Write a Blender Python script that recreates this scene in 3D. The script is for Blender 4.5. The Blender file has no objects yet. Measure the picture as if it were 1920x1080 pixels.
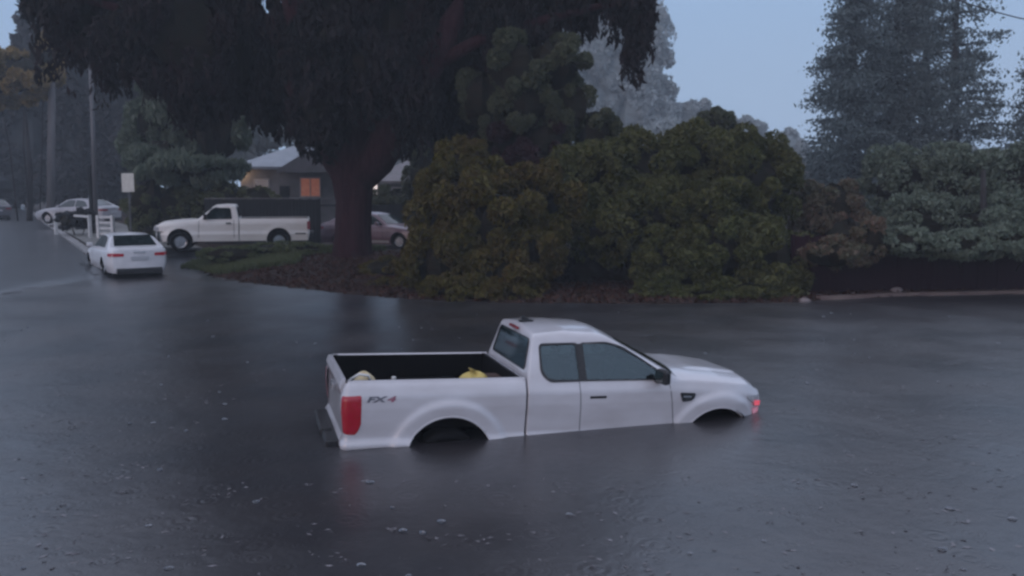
import bpy, math, random
import numpy as np
from mathutils import Vector, Matrix

random.seed(7)
rng = np.random.default_rng(7)
SC = bpy.context.scene
COL = SC.collection
R = math.radians

# ------------------------------------------------------------------ camera, sky, sun, exposure
F = 1700.0; HY = 350.0; CH = 2.775
PITCH = math.atan((540 - HY) / F)
cam_d = bpy.data.cameras.new('camera')
cam_d.sensor_width = 36.0
cam_d.lens = 36.0 * F / 1920.0
cam_d.clip_start = 0.1
cam_d.clip_end = 2000
cam = bpy.data.objects.new('camera', cam_d)
COL.objects.link(cam)
cam.location = (0, 0, CH)
cam.rotation_euler = (math.pi / 2 - PITCH, 0, 0)
SC.camera = cam

SUN_EL = R(9); SUN_AZ = R(215)          # dusk glow low behind the camera, to its left
world = bpy.data.worlds.new('World')
SC.world = world
world.use_nodes = True
wn = world.node_tree
wn.nodes.clear()
w_out = wn.nodes.new('ShaderNodeOutputWorld')
w_bg = wn.nodes.new('ShaderNodeBackground')
w_sky = wn.nodes.new('ShaderNodeTexSky')
w_sky.sky_type = 'NISHITA'
w_sky.sun_disc = False
w_sky.sun_elevation = SUN_EL
w_sky.sun_rotation = SUN_AZ
w_sky.air_density = 1.5
w_sky.dust_density = 4.0
w_mix = wn.nodes.new('ShaderNodeMix'); w_mix.data_type = 'RGBA'
w_mix.inputs[0].default_value = 0.90     # thick rain cloud over the clear sky
w_tc = wn.nodes.new('ShaderNodeTexCoord')
w_sep = wn.nodes.new('ShaderNodeSeparateXYZ')
w_ramp = wn.nodes.new('ShaderNodeValToRGB')
SKYK = 12
w_ramp.color_ramp.elements[0].position = 0.0
w_ramp.color_ramp.elements[0].color = (0.335, 0.445, 0.625, 1)
w_ramp.color_ramp.elements[1].position = 1.0
w_ramp.color_ramp.elements[1].color = (0.86, 0.90, 1.12, 1)
e = w_ramp.color_ramp.elements.new(0.20); e.color = (0.285, 0.42, 0.65, 1)
e = w_ramp.color_ramp.elements.new(0.45); e.color = (0.52, 0.60, 0.80, 1)
w_mul = wn.nodes.new('ShaderNodeVectorMath'); w_mul.operation = 'SCALE'; w_mul.inputs[3].default_value = SKYK
w_bg.inputs[1].default_value = 0.1
L = wn.links.new
L(w_tc.outputs['Generated'], w_sep.inputs[0])
L(w_sep.outputs[2], w_ramp.inputs[0])
L(w_ramp.outputs[0], w_mul.inputs[0])
L(w_sky.outputs[0], w_mix.inputs[6])
L(w_mul.outputs[0], w_mix.inputs[7])
L(w_mix.outputs[2], w_bg.inputs[0])
L(w_bg.outputs[0], w_out.inputs[0])

sun_d = bpy.data.lights.new('sun', 'SUN')
sun_d.energy = 0.50
sun_d.angle = R(40)
sun_d.color = (1.0, 0.70, 0.62)
sun = bpy.data.objects.new('sun', sun_d)
COL.objects.link(sun)
_sd = Vector((math.sin(SUN_AZ) * math.cos(SUN_EL), math.cos(SUN_AZ) * math.cos(SUN_EL), math.sin(SUN_EL)))
sun.rotation_euler = _sd.to_track_quat('Z', 'Y').to_euler()

SC.view_settings.view_transform = 'Standard'
SC.view_settings.look = 'None'
SC.view_settings.exposure = 0.0
SC.view_settings.gamma = 1.0
SC.view_settings.use_curve_mapping = False
SC.render.engine = 'CYCLES'
SC.cycles.filter_width = 2.7
SC.cycles.max_bounces = 6
SC.cycles.diffuse_bounces = 3
SC.cycles.glossy_bounces = 3
SC.cycles.volume_bounces = 0
SC.cycles.use_denoising = True

# ------------------------------------------------------------------ helpers
def ray(px, py):
    c0 = (px - 960) / F; c2 = -(py - 540) / F
    return (c0, math.cos(PITCH) + math.sin(PITCH) * c2, -math.sin(PITCH) + math.cos(PITCH) * c2)

def at(px, py, Y):
    d = ray(px, py); t = Y / d[1]
    return Vector((d[0] * t, Y, CH + d[2] * t))

def gp(px, py, z=0.0):
    d = ray(px, py); t = (z - CH) / d[2]
    return Vector((d[0] * t, d[1] * t, z))

def tag(o, label=None, cat=None, group=None, kind=None):
    if label: o['label'] = label
    if cat: o['category'] = cat
    if group: o['group'] = group
    if kind: o['kind'] = kind
    return o

def link(o, parent=None):
    COL.objects.link(o)
    if parent is not None: o.parent = parent
    return o

def empty(name, loc=(0, 0, 0), rot=(0, 0, 0), label=None, cat=None, group=None):
    o = bpy.data.objects.new(name, None)
    o.empty_display_size = 0.3
    o.location = loc; o.rotation_euler = rot
    COL.objects.link(o)
    return tag(o, label, cat, group)

def mesh(name, V, Fc, mat, parent=None, smooth=False, loc=None):
    me = bpy.data.meshes.new(name)
    me.from_pydata([tuple(map(float, v)) for v in V], [], Fc)
    me.update()
    if smooth:
        me.polygons.foreach_set('use_smooth', [True] * len(me.polygons))
    if mat: me.materials.append(mat)
    o = bpy.data.objects.new(name, me)
    if loc is not None: o.location = loc
    return link(o, parent)

def quads(name, V, mat, parent=None):
    """V: (n,4,3) array -> a mesh of n quads"""
    n = V.shape[0]
    me = bpy.data.meshes.new(name)
    me.vertices.add(n * 4); me.vertices.foreach_set('co', V.reshape(-1).astype(np.float32))
    me.loops.add(n * 4); me.loops.foreach_set('vertex_index', np.arange(n * 4, dtype=np.int32))
    me.polygons.add(n)
    me.polygons.foreach_set('loop_start', np.arange(0, n * 4, 4, dtype=np.int32))
    me.polygons.foreach_set('loop_total', np.full(n, 4, dtype=np.int32))
    me.update(calc_edges=True)
    me.materials.append(mat)
    o = bpy.data.objects.new(name, me)
    return link(o, parent)

class MB:
    def __init__(s): s.V = []; s.F = []
    def add(s, V, Fc):
        b = len(s.V); s.V += [tuple(v) for v in V]; s.F += [tuple(b + i for i in f) for f in Fc]; return s
    def box(s, x0, x1, y0, y1, z0, z1, M=None):
        V = [(x, y, z) for z in (z0, z1) for y in (y0, y1) for x in (x0, x1)]
        if M is not None: V = [tuple(M @ Vector(v)) for v in V]
        return s.add(V, [(0, 2, 3, 1), (4, 5, 7, 6), (0, 1, 5, 4), (2, 6, 7, 3), (0, 4, 6, 2), (1, 3, 7, 5)])
    def tube(s, pts, rad, n=8, cap=True):
        pts = [Vector(p) for p in pts]
        if not hasattr(rad, '__len__'): rad = [rad] * len(pts)
        rings = []
        up = Vector((0, 0, 1))
        V = []
        for i, p in enumerate(pts):
            d = (pts[min(i + 1, len(pts) - 1)] - pts[max(i - 1, 0)]).normalized()
            a = d.cross(up if abs(d.z) < .95 else Vector((1, 0, 0))).normalized(); b = d.cross(a)
            for k in range(n):
                t = 2 * math.pi * k / n
                V.append(p + (a * math.cos(t) + b * math.sin(t)) * rad[i])
        Fc = []
        for i in range(len(pts) - 1):
            for k in range(n):
                Fc.append((i * n + k, i * n + (k + 1) % n, (i + 1) * n + (k + 1) % n, (i + 1) * n + k))
        if cap:
            Fc.append(tuple(range(n - 1, -1, -1))); Fc.append(tuple((len(pts) - 1) * n + k for k in range(n)))
        return s.add(V, Fc)
    def lathe(s, prof, n=24, M=None):
        """prof (r,h) about local Y axis"""
        V = []; Fc = []
        for r, h in prof:
            for k in range(n):
                t = 2 * math.pi * k / n
                V.append((r * math.cos(t), h, r * math.sin(t)))
        for i in range(len(prof) - 1):
            for k in range(n):
                Fc.append((i * n + k, i * n + (k + 1) % n, (i + 1) * n + (k + 1) % n, (i + 1) * n + k))
        if M is not None: V = [tuple(M @ Vector(v)) for v in V]
        return s.add(V, Fc)
    def build(s, name, mat, parent=None, smooth=False, bevel=0, loc=None):
        o = mesh(name, s.V, s.F, mat, parent, smooth, loc)
        if bevel:
            m = o.modifiers.new('b', 'BEVEL'); m.width = bevel; m.segments = 2; m.limit_method = 'ANGLE'
        return o

# ------------------------------------------------------------------ materials
def mat(name, base, rough=0.6, metal=0.0, coat=0.0, noise=None, bump=None, emit=None, spec=None, island=None):
    m = bpy.data.materials.new(name); m.use_nodes = True
    nt = m.node_tree; b = nt.nodes['Principled BSDF']
    b.inputs['Base Color'].default_value = (*base, 1)
    b.inputs['Roughness'].default_value = rough
    b.inputs['Metallic'].default_value = metal
    if coat: b.inputs['Coat Weight'].default_value = coat; b.inputs['Coat Roughness'].default_value = 0.06
    if spec is not None: b.inputs['Specular IOR Level'].default_value = spec
    if emit: b.inputs['Emission Color'].default_value = (*emit[0], 1); b.inputs['Emission Strength'].default_value = emit[1]
    tc = nt.nodes.new('ShaderNodeTexCoord')
    if noise:                      # (scale, second colour, low, high[, stretch])
        n = nt.nodes.new('ShaderNodeTexNoise'); n.inputs['Scale'].default_value = noise[0]; n.inputs['Detail'].default_value = 6
        mp = nt.nodes.new('ShaderNodeMapping')
        if len(noise) > 4: mp.inputs['Scale'].default_value = noise[4]
        nt.links.new(tc.outputs['Object'], mp.inputs[0]); nt.links.new(mp.outputs[0], n.inputs['Vector'])
        rr = nt.nodes.new('ShaderNodeMapRange'); rr.inputs[1].default_value = noise[2]; rr.inputs[2].default_value = noise[3]
        nt.links.new(n.outputs[0], rr.inputs[0])
        mx = nt.nodes.new('ShaderNodeMix'); mx.data_type = 'RGBA'
        mx.inputs[6].default_value = (*base, 1); mx.inputs[7].default_value = (*noise[1], 1)
        nt.links.new(rr.outputs[0], mx.inputs[0])
        last = mx.outputs[2]
        if island:
            last = _isl(nt, last, island)
        nt.links.new(last, b.inputs['Base Color'])
    elif island:
        rgb = nt.nodes.new('ShaderNodeRGB'); rgb.outputs[0].default_value = (*base, 1)
        nt.links.new(_isl(nt, rgb.outputs[0], island), b.inputs['Base Color'])
    if bump:                       # (scale, strength, distance[, stretch])
        n = nt.nodes.new('ShaderNodeTexNoise'); n.inputs['Scale'].default_value = bump[0]; n.inputs['Detail'].default_value = 5
        mp = nt.nodes.new('ShaderNodeMapping')
        if len(bump) > 3: mp.inputs['Scale'].default_value = bump[3]
        nt.links.new(tc.outputs['Object'], mp.inputs[0]); nt.links.new(mp.outputs[0], n.inputs['Vector'])
        bp = nt.nodes.new('ShaderNodeBump'); bp.inputs['Strength'].default_value = bump[1]; bp.inputs['Distance'].default_value = bump[2]
        nt.links.new(n.outputs[0], bp.inputs['Height']); nt.links.new(bp.outputs[0], b.inputs['Normal'])
    return m

def _isl(nt, col, cols):
    """each leaf its own mix towards one of two other leaf colours"""
    g = nt.nodes.new('ShaderNodeNewGeometry')
    rp = nt.nodes.new('ShaderNodeValToRGB')
    els = rp.color_ramp.elements
    els[0].position = 0; els[0].color = (*cols[0], 1); els[1].position = 1; els[1].color = (*cols[-1], 1)
    for i, c in enumerate(cols[1:-1]):
        e = els.new((i + 1) / (len(cols) - 1)); e.color = (*c, 1)
    nt.links.new(g.outputs['Random Per Island'], rp.inputs[0])
    mx = nt.nodes.new('ShaderNodeMix'); mx.data_type = 'RGBA'; mx.inputs[0].default_value = .5
    nt.links.new(col, mx.inputs[6]); nt.links.new(rp.outputs[0], mx.inputs[7])
    return mx.outputs[2]

def leafmat(name, a, b_, cols, rough=.55, sc=.8):
    m = mat(name, a, rough, noise=(sc, b_, .35, .65), island=cols, spec=.14)
    nt = m.node_tree; b = nt.nodes['Principled BSDF']; out = nt.nodes['Material Output']
    tr = nt.nodes.new('ShaderNodeBsdfTranslucent')
    src = b.inputs['Base Color'].links[0].from_socket
    nt.links.new(src, tr.inputs[0])
    mx = nt.nodes.new('ShaderNodeMixShader'); mx.inputs[0].default_value = .25
    nt.links.new(b.outputs[0], mx.inputs[1]); nt.links.new(tr.outputs[0], mx.inputs[2])
    nt.links.new(mx.outputs[0], out.inputs[0])
    return m

M_paint = mat('wet white paint', (.57, .565, .60), .30, coat=.9, noise=(1.8, (.45, .435, .455), .38, .8, (1, 1, 2.6)), bump=(140, .12, .002))
def lined(m):
    nt = m.node_tree; b = nt.nodes['Principled BSDF']; out = nt.nodes['Material Output']
    g = nt.nodes.new('ShaderNodeNewGeometry'); d = nt.nodes.new('ShaderNodeBsdfDiffuse'); d.inputs[0].default_value = (.02, .02, .022, 1)
    mx = nt.nodes.new('ShaderNodeMixShader'); nt.links.new(g.outputs['Backfacing'], mx.inputs[0]); nt.links.new(b.outputs[0], mx.inputs[1]); nt.links.new(d.outputs[0], mx.inputs[2]); nt.links.new(mx.outputs[0], out.inputs[0])
M_paint_cab = mat('wet white cab paint', (.57, .565, .60), .30, coat=.9, noise=(1.8, (.45, .435, .455), .38, .8, (1, 1, 2.6)), bump=(140, .12, .002)); lined(M_paint_cab)
M_paint2 = mat('cream white paint', (.80, .78, .76), .4, coat=.4, noise=(2, (.74, .71, .69), .4, .8))
M_silver = mat('silver white paint', (.66, .66, .69), .35, coat=.6, noise=(3, (.55, .55, .58), .4, .7))
M_pale = mat('pale grey paint', (.34, .34, .37), .35, coat=.6, noise=(3, (.3, .3, .33), .4, .7))
M_mauve = mat('dull red paint', (.15, .085, .11), .4, coat=.5, noise=(3, (.12, .07, .09), .4, .7))
M_grey_paint = mat('grey car paint', (.10, .10, .115), .35, coat=.5, noise=(3, (.08, .08, .09), .4, .7))
M_glass = mat('tinted glass', (.014, .026, .029), .06, spec=.85, noise=(3, (.014, .02, .02), .3, .7))
M_well = mat('wheel arch lining', (.003, .003, .004), .9, noise=(30, (.005, .005, .006), .4, .7), spec=.05)
M_black = mat('black plastic', (.010, .010, .012), .5, noise=(30, (.02, .02, .022), .4, .7))
M_liner = mat('bed liner', (.004, .004, .005), .75, bump=(60, .4, .01), spec=.12)
M_rubber = mat('tyre rubber', (.006, .006, .007), .75, bump=(50, .3, .01), spec=.12)
def clear_glass(ior=.11, tint=(.42, .56, .58)):
    m = bpy.data.materials.new('car glass'); m.use_nodes = True; nt = m.node_tree; nt.nodes.clear()
    o = nt.nodes.new('ShaderNodeOutputMaterial'); t = nt.nodes.new('ShaderNodeBsdfTransparent'); g = nt.nodes.new('ShaderNodeBsdfGlossy')
    t.inputs[0].default_value = (*tint, 1); g.inputs[1].default_value = .05; g.inputs[0].default_value = (.72, .92, 1, 1)
    lw = nt.nodes.new('ShaderNodeLayerWeight'); lw.inputs[0].default_value = .5; pw = nt.nodes.new('ShaderNodeMath'); pw.operation = 'POWER'; pw.inputs[1].default_value = 3.5
    f = nt.nodes.new('ShaderNodeMath'); f.operation = 'MULTIPLY_ADD'; f.inputs[1].default_value = .7; f.inputs[2].default_value = ior; nt.links.new(lw.outputs['Facing'], pw.inputs[0]); nt.links.new(pw.outputs[0], f.inputs[0]); mx = nt.nodes.new('ShaderNodeMixShader')
    nt.links.new(f.outputs[0], mx.inputs[0]); nt.links.new(t.outputs[0], mx.inputs[1]); nt.links.new(g.outputs[0], mx.inputs[2]); nt.links.new(mx.outputs[0], o.inputs[0])
    return m
M_clear = clear_glass()
M_clear_rear = clear_glass(.05, (.22, .26, .24))
M_cloth = mat('dark seat cloth', (.02, .022, .026), .85, noise=(20, (.03, .032, .036), .4, .6), spec=.2)
M_chrome = mat('bright metal', (.55, .55, .57), .25, metal=.9, noise=(10, (.45, .45, .47), .3, .7))
M_red_lens = mat('red lamp lens', (.27, .003, .02), .16, coat=.5, noise=(18, (.24, .004, .012), .4, .6), emit=((1, .01, .04), .05))
M_red_dim = mat('red lens unlit', (.25, .008, .02), .2, coat=.5, noise=(18, (.2, .005, .01), .4, .6))
M_red_glow = mat('glowing side marker', (.5, .05, .06), .25, emit=((1, .14, .22), .5))
M_pink = mat('painted pink glow', (.55, .26, .32), .3, coat=.5, noise=(14, (.5, .32, .37), .4, .6), emit=((1, .30, .42), .22))  # glow of red light on the bumper, put into colour and emission
M_lens = mat('clear lamp lens', (.5, .5, .52), .1, coat=.8, noise=(20, (.32, .32, .34), .4, .6))
M_plate = mat('number plate', (.45, .47, .50), .5, noise=(20, (.35, .36, .40), .4, .6))
M_yellow = mat('yellow sack', (.62, .48, .14), .55, noise=(9, (.48, .36, .10), .35, .7), bump=(12, .6, .04))
M_cream = mat('cream sack', (.60, .50, .32), .6, noise=(9, (.48, .38, .2), .35, .7), bump=(12, .6, .04))
M_whitep = mat('white plastic', (.7, .7, .7), .5, noise=(12, (.6, .6, .58), .4, .7))
M_rust = mat('brown crate wood', (.075, .04, .032), .7, noise=(8, (.05, .028, .022), .4, .6))
M_decal_g = mat('dark grey decal', (.16, .16, .19), .5, noise=(30, (.07, .07, .09), .4, .6))
M_decal_r = mat('dull red decal', (.30, .13, .17), .5, noise=(30, (.26, .10, .14), .4, .6))
M_bark = mat('reddish bark', (.034, .012, .016), .9, noise=(2.5, (.05, .02, .025), .42, .62, (4, 4, .4)), bump=(5, 1.0, .12, (5, 5, .6)), spec=.12)
M_bark2 = mat('grey bark', (.05, .045, .045), .9, noise=(4, (.03, .027, .028), .35, .65, (4, 4, .6)), bump=(6, .8, .06, (4, 4, .6)), spec=.12)
M_asphalt = mat('wet asphalt', (.045, .048, .055), .30, noise=(.7, (.06, .064, .072), .35, .65), bump=(40, .25, .01))
M_conc = mat('wet concrete', (.24, .235, .235), .5, noise=(1.2, (.17, .165, .17), .35, .65), bump=(20, .3, .01))
M_conc_tan = mat('tan concrete kerb', (.20, .15, .13), .6, noise=(1.5, (.13, .085, .08), .35, .65), bump=(20, .4, .01))
M_gravel = mat('wet gravel verge', (.15, .145, .14), .6, noise=(3, (.10, .10, .09), .35, .65), bump=(18, .7, .03))
M_soil = mat('dark wet soil', (.040, .026, .022), .75, noise=(1.5, (.03, .02, .016), .35, .65), bump=(8, .8, .05), spec=.12)
M_roof = mat('wet grey shingles', (.20, .22, .26), .35, noise=(2, (.14, .16, .19), .35, .65), bump=(12, .4, .02, (1, 6, 6)))
M_roof2 = mat('brown grey shingles', (.16, .14, .15), .6, noise=(2, (.12, .11, .11), .35, .65), bump=(12, .4, .02))
M_wall = mat('grey stucco', (.20, .19, .20), .8, noise=(1.5, (.15, .145, .15), .35, .65), bump=(30, .3, .01))
M_wall2 = mat('slate blue siding', (.11, .125, .14), .7, noise=(1.5, (.09, .10, .115), .35, .65), bump=(4, .4, .02, (.2, .2, 8)))
M_trim = mat('pale trim', (.42, .40, .40), .6, noise=(5, (.34, .33, .33), .4, .6))
M_winlit = mat('lamp lit curtain', (.6, .3, .2), .8, noise=(5, (.5, .2, .15), .35, .65), emit=((1.0, .32, .18), .11))
M_lamp = mat('glowing bulb', (.9, .7, .4), .4, emit=((1.0, .72, .38), 6.0))
M_lamp_w = mat('pale lamp glass', (.8, .75, .75), .4, emit=((1.0, .82, .80), .9))
M_fence = mat('dark stained boards', (.024, .006, .012), .7, noise=(2, (.014, .004, .008), .35, .65, (5, 5, .6)), bump=(10, .5, .01, (6, 6, .6)), spec=.12)
M_fence2 = mat('weathered dark boards', (.030, .032, .036), .75, noise=(2, (.02, .022, .025), .35, .65, (5, 5, .6)), bump=(10, .5, .01), spec=.12)
M_pole = mat('galvanised post', (.15, .15, .165), .5, metal=.3, noise=(2, (.11, .11, .12), .35, .65, (3, 3, .4)))
M_wood_pole = mat('grey timber pole', (.13, .125, .13), .8, noise=(2, (.09, .085, .09), .35, .65, (6, 6, .3)), bump=(10, .5, .01, (6, 6, .3)), spec=.12)
M_sign = mat('white sign face', (.62, .62, .58), .5, noise=(4, (.5, .5, .47), .4, .7))
M_white_fence = mat('white painted timber', (.62, .63, .64), .6, noise=(4, (.5, .51, .52), .4, .7))
M_stone = mat('pale stone', (.18, .15, .15), .8, noise=(6, (.2, .16, .16), .4, .7), bump=(10, .5, .02))

OLIVE = [(.045, .046, .012), (.095, .094, .030), (.135, .125, .045), (.065, .050, .020)]
M_olive = leafmat('olive leaves', (.055, .076, .026), (.085, .086, .030), OLIVE)
M_olive_b = leafmat('yellow olive leaves', (.082, .076, .018), (.085, .052, .020), [(.05, .048, .010), (.12, .108, .022), (.11, .075, .022), (.05, .034, .014)])
M_green = leafmat('mid green leaves', (.070, .082, .050), (.09, .095, .055), [(.05, .065, .035), (.105, .115, .065), (.12, .12, .075)])
M_hedge = leafmat('hedge leaves', (.10, .115, .055), (.12, .125, .065), [(.07, .085, .035), (.14, .155, .08), (.12, .11, .06)])
M_greyg = leafmat('grey green leaves', (.10, .135, .10), (.13, .16, .12), [(.08, .11, .08), (.15, .18, .135), (.19, .21, .17)])
M_greyg_r = leafmat('grey green and russet leaves', (.09, .10, .06), (.17, .09, .07), [(.07, .08, .05), (.12, .12, .08), (.18, .10, .08)], sc=.45)
M_russet = leafmat('maroon leaves', (.048, .018, .024), (.030, .014, .018), [(.05, .018, .022), (.03, .012, .016), (.06, .028, .03)])
M_conif = leafmat('haze tinted conifer foliage', (.105, .135, .14), (.125, .155, .155), [(.08, .11, .11), (.155, .185, .185)])  # brightened and blued in the colour instead of by thicker haze
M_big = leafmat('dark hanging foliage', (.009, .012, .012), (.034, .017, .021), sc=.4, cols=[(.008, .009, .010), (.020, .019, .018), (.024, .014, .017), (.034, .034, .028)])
M_dist = leafmat('dull distant leaves', (.05, .05, .055), (.055, .055, .06), [(.04, .045, .05), (.06, .06, .066)])
M_cedar = leafmat('mist paled cedar foliage', (.30, .34, .35), (.34, .37, .38), [(.26, .30, .30), (.38, .41, .42)])  # colour lightened to stand in for mist over the far trees
M_autumn = leafmat('yellow brown leaves', (.30, .21, .07), (.18, .115, .05), [(.34, .24, .08), (.16, .10, .045), (.24, .20, .09)])
M_grass = leafmat('wet grass', (.09, .115, .05), (.11, .125, .06), [(.08, .11, .04), (.14, .155, .075), (.10, .085, .05)])
M_litter = leafmat('fallen leaves', (.065, .030, .022), (.045, .020, .018), [(.08, .034, .024), (.04, .018, .018), (.10, .06, .036)])
M_core = mat('painted shade core', (.012, .012, .008), .95, noise=(3, (.018, .014, .010), .4, .6), spec=.12)  # near-black colour stands in for shade deep inside the foliage
M_coredist = mat('mist paled core', (.22, .25, .26), .9, noise=(.6, (.18, .21, .22), .4, .6), spec=.1)  # paled like the far foliage around it, in place of mist
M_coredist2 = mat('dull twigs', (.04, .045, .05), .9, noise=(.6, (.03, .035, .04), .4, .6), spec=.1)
M_twig = mat('twigs', (.03, .022, .02), .9, noise=(3, (.02, .015, .014), .4, .6), spec=.12)

def water_material():
    m = bpy.data.materials.new('flood water'); m.use_nodes = True
    nt = m.node_tree; b = nt.nodes['Principled BSDF']
    b.inputs['IOR'].default_value = 1.9
    tc = nt.nodes.new('ShaderNodeTexCoord')
    def noise(sc, det=4, stretch=(1, 1, 1), dist=0):
        mp = nt.nodes.new('ShaderNodeMapping'); mp.inputs['Scale'].default_value = stretch
        n = nt.nodes.new('ShaderNodeTexNoise'); n.inputs['Scale'].default_value = sc; n.inputs['Detail'].default_value = det
        n.inputs['Distortion'].default_value = dist
        nt.links.new(tc.outputs['Object'], mp.inputs[0]); nt.links.new(mp.outputs[0], n.inputs['Vector'])
        return n.outputs[0]
    def rng_(s, a, b2, c, d):
        r = nt.nodes.new('ShaderNodeMapRange'); r.inputs[1].default_value = a; r.inputs[2].default_value = b2
        r.inputs[3].default_value = c; r.inputs[4].default_value = d; nt.links.new(s, r.inputs[0]); return r.outputs[0]
    def ma(op, a, b2):
        x = nt.nodes.new('ShaderNodeMath'); x.operation = op
        for i, v in enumerate((a, b2)):
            if isinstance(v, (int, float)): x.inputs[i].default_value = v
            else: nt.links.new(v, x.inputs[i])
        return x.outputs[0]
    # muddy colour
    mx = nt.nodes.new('ShaderNodeMix'); mx.data_type = 'RGBA'
    mx.inputs[6].default_value = (.012, .012, .016, 1); mx.inputs[7].default_value = (.028, .024, .026, 1)
    nt.links.new(rng_(noise(.5, 5), .35, .65, 0, 1), mx.inputs[0])
    nt.links.new(mx.outputs[2], b.inputs['Base Color'])
    nt.links.new(rng_(noise(.6, 3), .35, .68, .29, .39), b.inputs['Roughness'])
    # rain rings: voronoi distance fed to a sine
    h = None
    for sc, off, amp in ((1.6, 0.0, 1.0), (2.7, 3.7, .7), (4.1, 9.1, .5)):
        mp = nt.nodes.new('ShaderNodeMapping'); mp.inputs['Location'].default_value = (off, off * .7, 0)
        v = nt.nodes.new('ShaderNodeTexVoronoi'); v.inputs['Scale'].default_value = sc; v.voronoi_dimensions = '2D'
        nt.links.new(tc.outputs['Object'], mp.inputs[0]); nt.links.new(mp.outputs[0], v.inputs['Vector'])
        d = v.outputs['Distance']
        sn = ma('SINE', ma('MULTIPLY', d, 46.0), 0)
        fall = rng_(d, .02, .38, 1, 0)
        sepc = nt.nodes.new('ShaderNodeSeparateColor'); nt.links.new(v.outputs['Color'], sepc.inputs[0])
        on = ma('GREATER_THAN', sepc.outputs[0], .35)
        r = ma('MULTIPLY', ma('MULTIPLY', ma('MULTIPLY', sn, fall), on), amp)
        h = r if h is None else ma('ADD', h, r)
    b1 = nt.nodes.new('ShaderNodeBump'); b1.inputs['Strength'].default_value = .2; b1.inputs['Distance'].default_value = .006
    nt.links.new(h, b1.inputs['Height'])
    hs = ma('ADD', ma('MULTIPLY', noise(8, 3), .7), ma('MULTIPLY', noise(1.3, 3, dist=.6), 2.2))
    b2 = nt.nodes.new('ShaderNodeBump'); b2.inputs['Strength'].default_value = .28; b2.inputs['Distance'].default_value = .022
    nt.links.new(hs, b2.inputs['Height']); nt.links.new(b1.outputs[0], b2.inputs['Normal'])
    nt.links.new(b2.outputs[0], b.inputs['Normal'])
    return m
M_water = water_material()

# ------------------------------------------------------------------ terrain
shore_px = [(-900, 640), (-300, 600), (0, 556), (165, 522), (205, 519), (300, 512), (345, 508), (400, 519), (470, 531), (560, 540), (650, 550), (780, 562),
            (1000, 569), (1250, 570), (1500, 567), (1530, 563), (1700, 555), (1920, 551), (2300, 548), (3200, 545)]
SH = [gp(*p) for p in shore_px]
SHX = np.array([p.x for p in SH]); SHY = np.array([p.y for p in SH])
def shore(x): return np.interp(x, SHX, SHY)
# right kerb of the street that climbs away to the left
KA = gp(195, 500, 0.08); KB = gp(62, 404, 0.5)
kdir = (KB - KA); kdir.z = 0; kdir.normalize()
def kerb_side(x, y):
    """>0 = right of the street kerb (garden side)"""
    return (x - KA.x) * kdir.y - (y - KA.y) * kdir.x
def sstep(t): t = np.clip(t, 0, 1); return t * t * (3 - 2 * t)
TREE = at(661, 484, 30.0)
def terrain(x, y):
    x = np.asarray(x, float); y = np.asarray(y, float)
    s = y - shore(x)
    under = -0.68 * sstep(-s / 9.0) - .02
    road = 0.011 * np.clip(s, 0, 200) + 0.004 + .00
    ks = kerb_side(x, y)
    side = sstep((ks - .0) / .25)
    gard = 0.05 * sstep(s / .25) + .30 * sstep(s / 9.0) + .0028 * np.clip(s - 9, 0, 200)
    # driveway in front of the parked pickup stays low; mound round the big trunk
    m = np.exp(-(((x - TREE.x) / 5.2) ** 2 + ((y - TREE.y - .3) / 3.0) ** 2))
    gard = gard + .26 * m * sstep(s / 2.0)
    drive = np.exp(-(((x + 12.2) / 2.3) ** 2)) * (y < 34)
    gard = gard * (1 - .6 * drive)
    land = road * (1 - side) + gard * side
    far = sstep((y - 70) / 120) * .0
    z = np.where(s > 0, land, under)
    return z + far

def sheet(name, xs, ys, mat_, dz=0.0, keep=None):
    X, Y = np.meshgrid(xs, ys)
    Z = terrain(X, Y) + dz
    V = np.stack([X, Y, Z], -1).reshape(-1, 3)
    nx = len(xs); Fc = []
    for j in range(len(ys) - 1):
        for i in range(nx - 1):
            if keep is None or keep(.5 * (xs[i] + xs[i + 1]), .5 * (ys[j] + ys[j + 1])):
                a = j * nx + i; Fc.append((a, a + 1, a + nx + 1, a + nx))
    return mesh(name, V, Fc, mat_, smooth=True)

gxs = np.concatenate([np.linspace(-150, -60, 8), np.arange(-58, 40, .6), np.linspace(42, 150, 8)])
def lower_street(o):
    for v in o.data.vertices:
        if kerb_side(v.co.x, v.co.y) < -.45 and v.co.y < 150: v.co.z -= .10
gys = np.concatenate([np.linspace(-28, 10, 8), np.arange(12, 48, .35), np.arange(48, 110, 2.5), np.linspace(115, 185, 6)])
ground = sheet('ground', gxs, gys, M_soil); lower_street(ground); tag(ground, kind='structure')

# street: follows the kerb line, laid over the ground
def strip_along(name, o0, o1, t0, t1, mat_, dz, nt_=90, no=10, kind='structure'):
    nrm = Vector((kdir.y, -kdir.x, 0))
    V = []; Fc = []
    for i in range(nt_ + 1):
        t = t0 + (t1 - t0) * i / nt_
        for j in range(no + 1):
            o = o0 + (o1 - o0) * j / no
            p = KA + kdir * t + nrm * o
            V.append((p.x, p.y, float(terrain(p.x, p.y)) + dz))
    for i in range(nt_):
        for j in range(no):
            a = i * (no + 1) + j; Fc.append((a, a + no + 1, a + no + 2, a + 1))
    ob = mesh(name, V, Fc, mat_, smooth=True)
    return tag(ob, kind=kind)
strip_along('road', -30, -.16, -26, 150, M_asphalt, .03, 420, 70)
strip_along('verge', .22, 4.0, 1.0, 60, M_gravel, .04, 160, 16)
dgx = np.arange(-20, -9.2, .3); dgy = np.arange(22, 36, .3)
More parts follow.
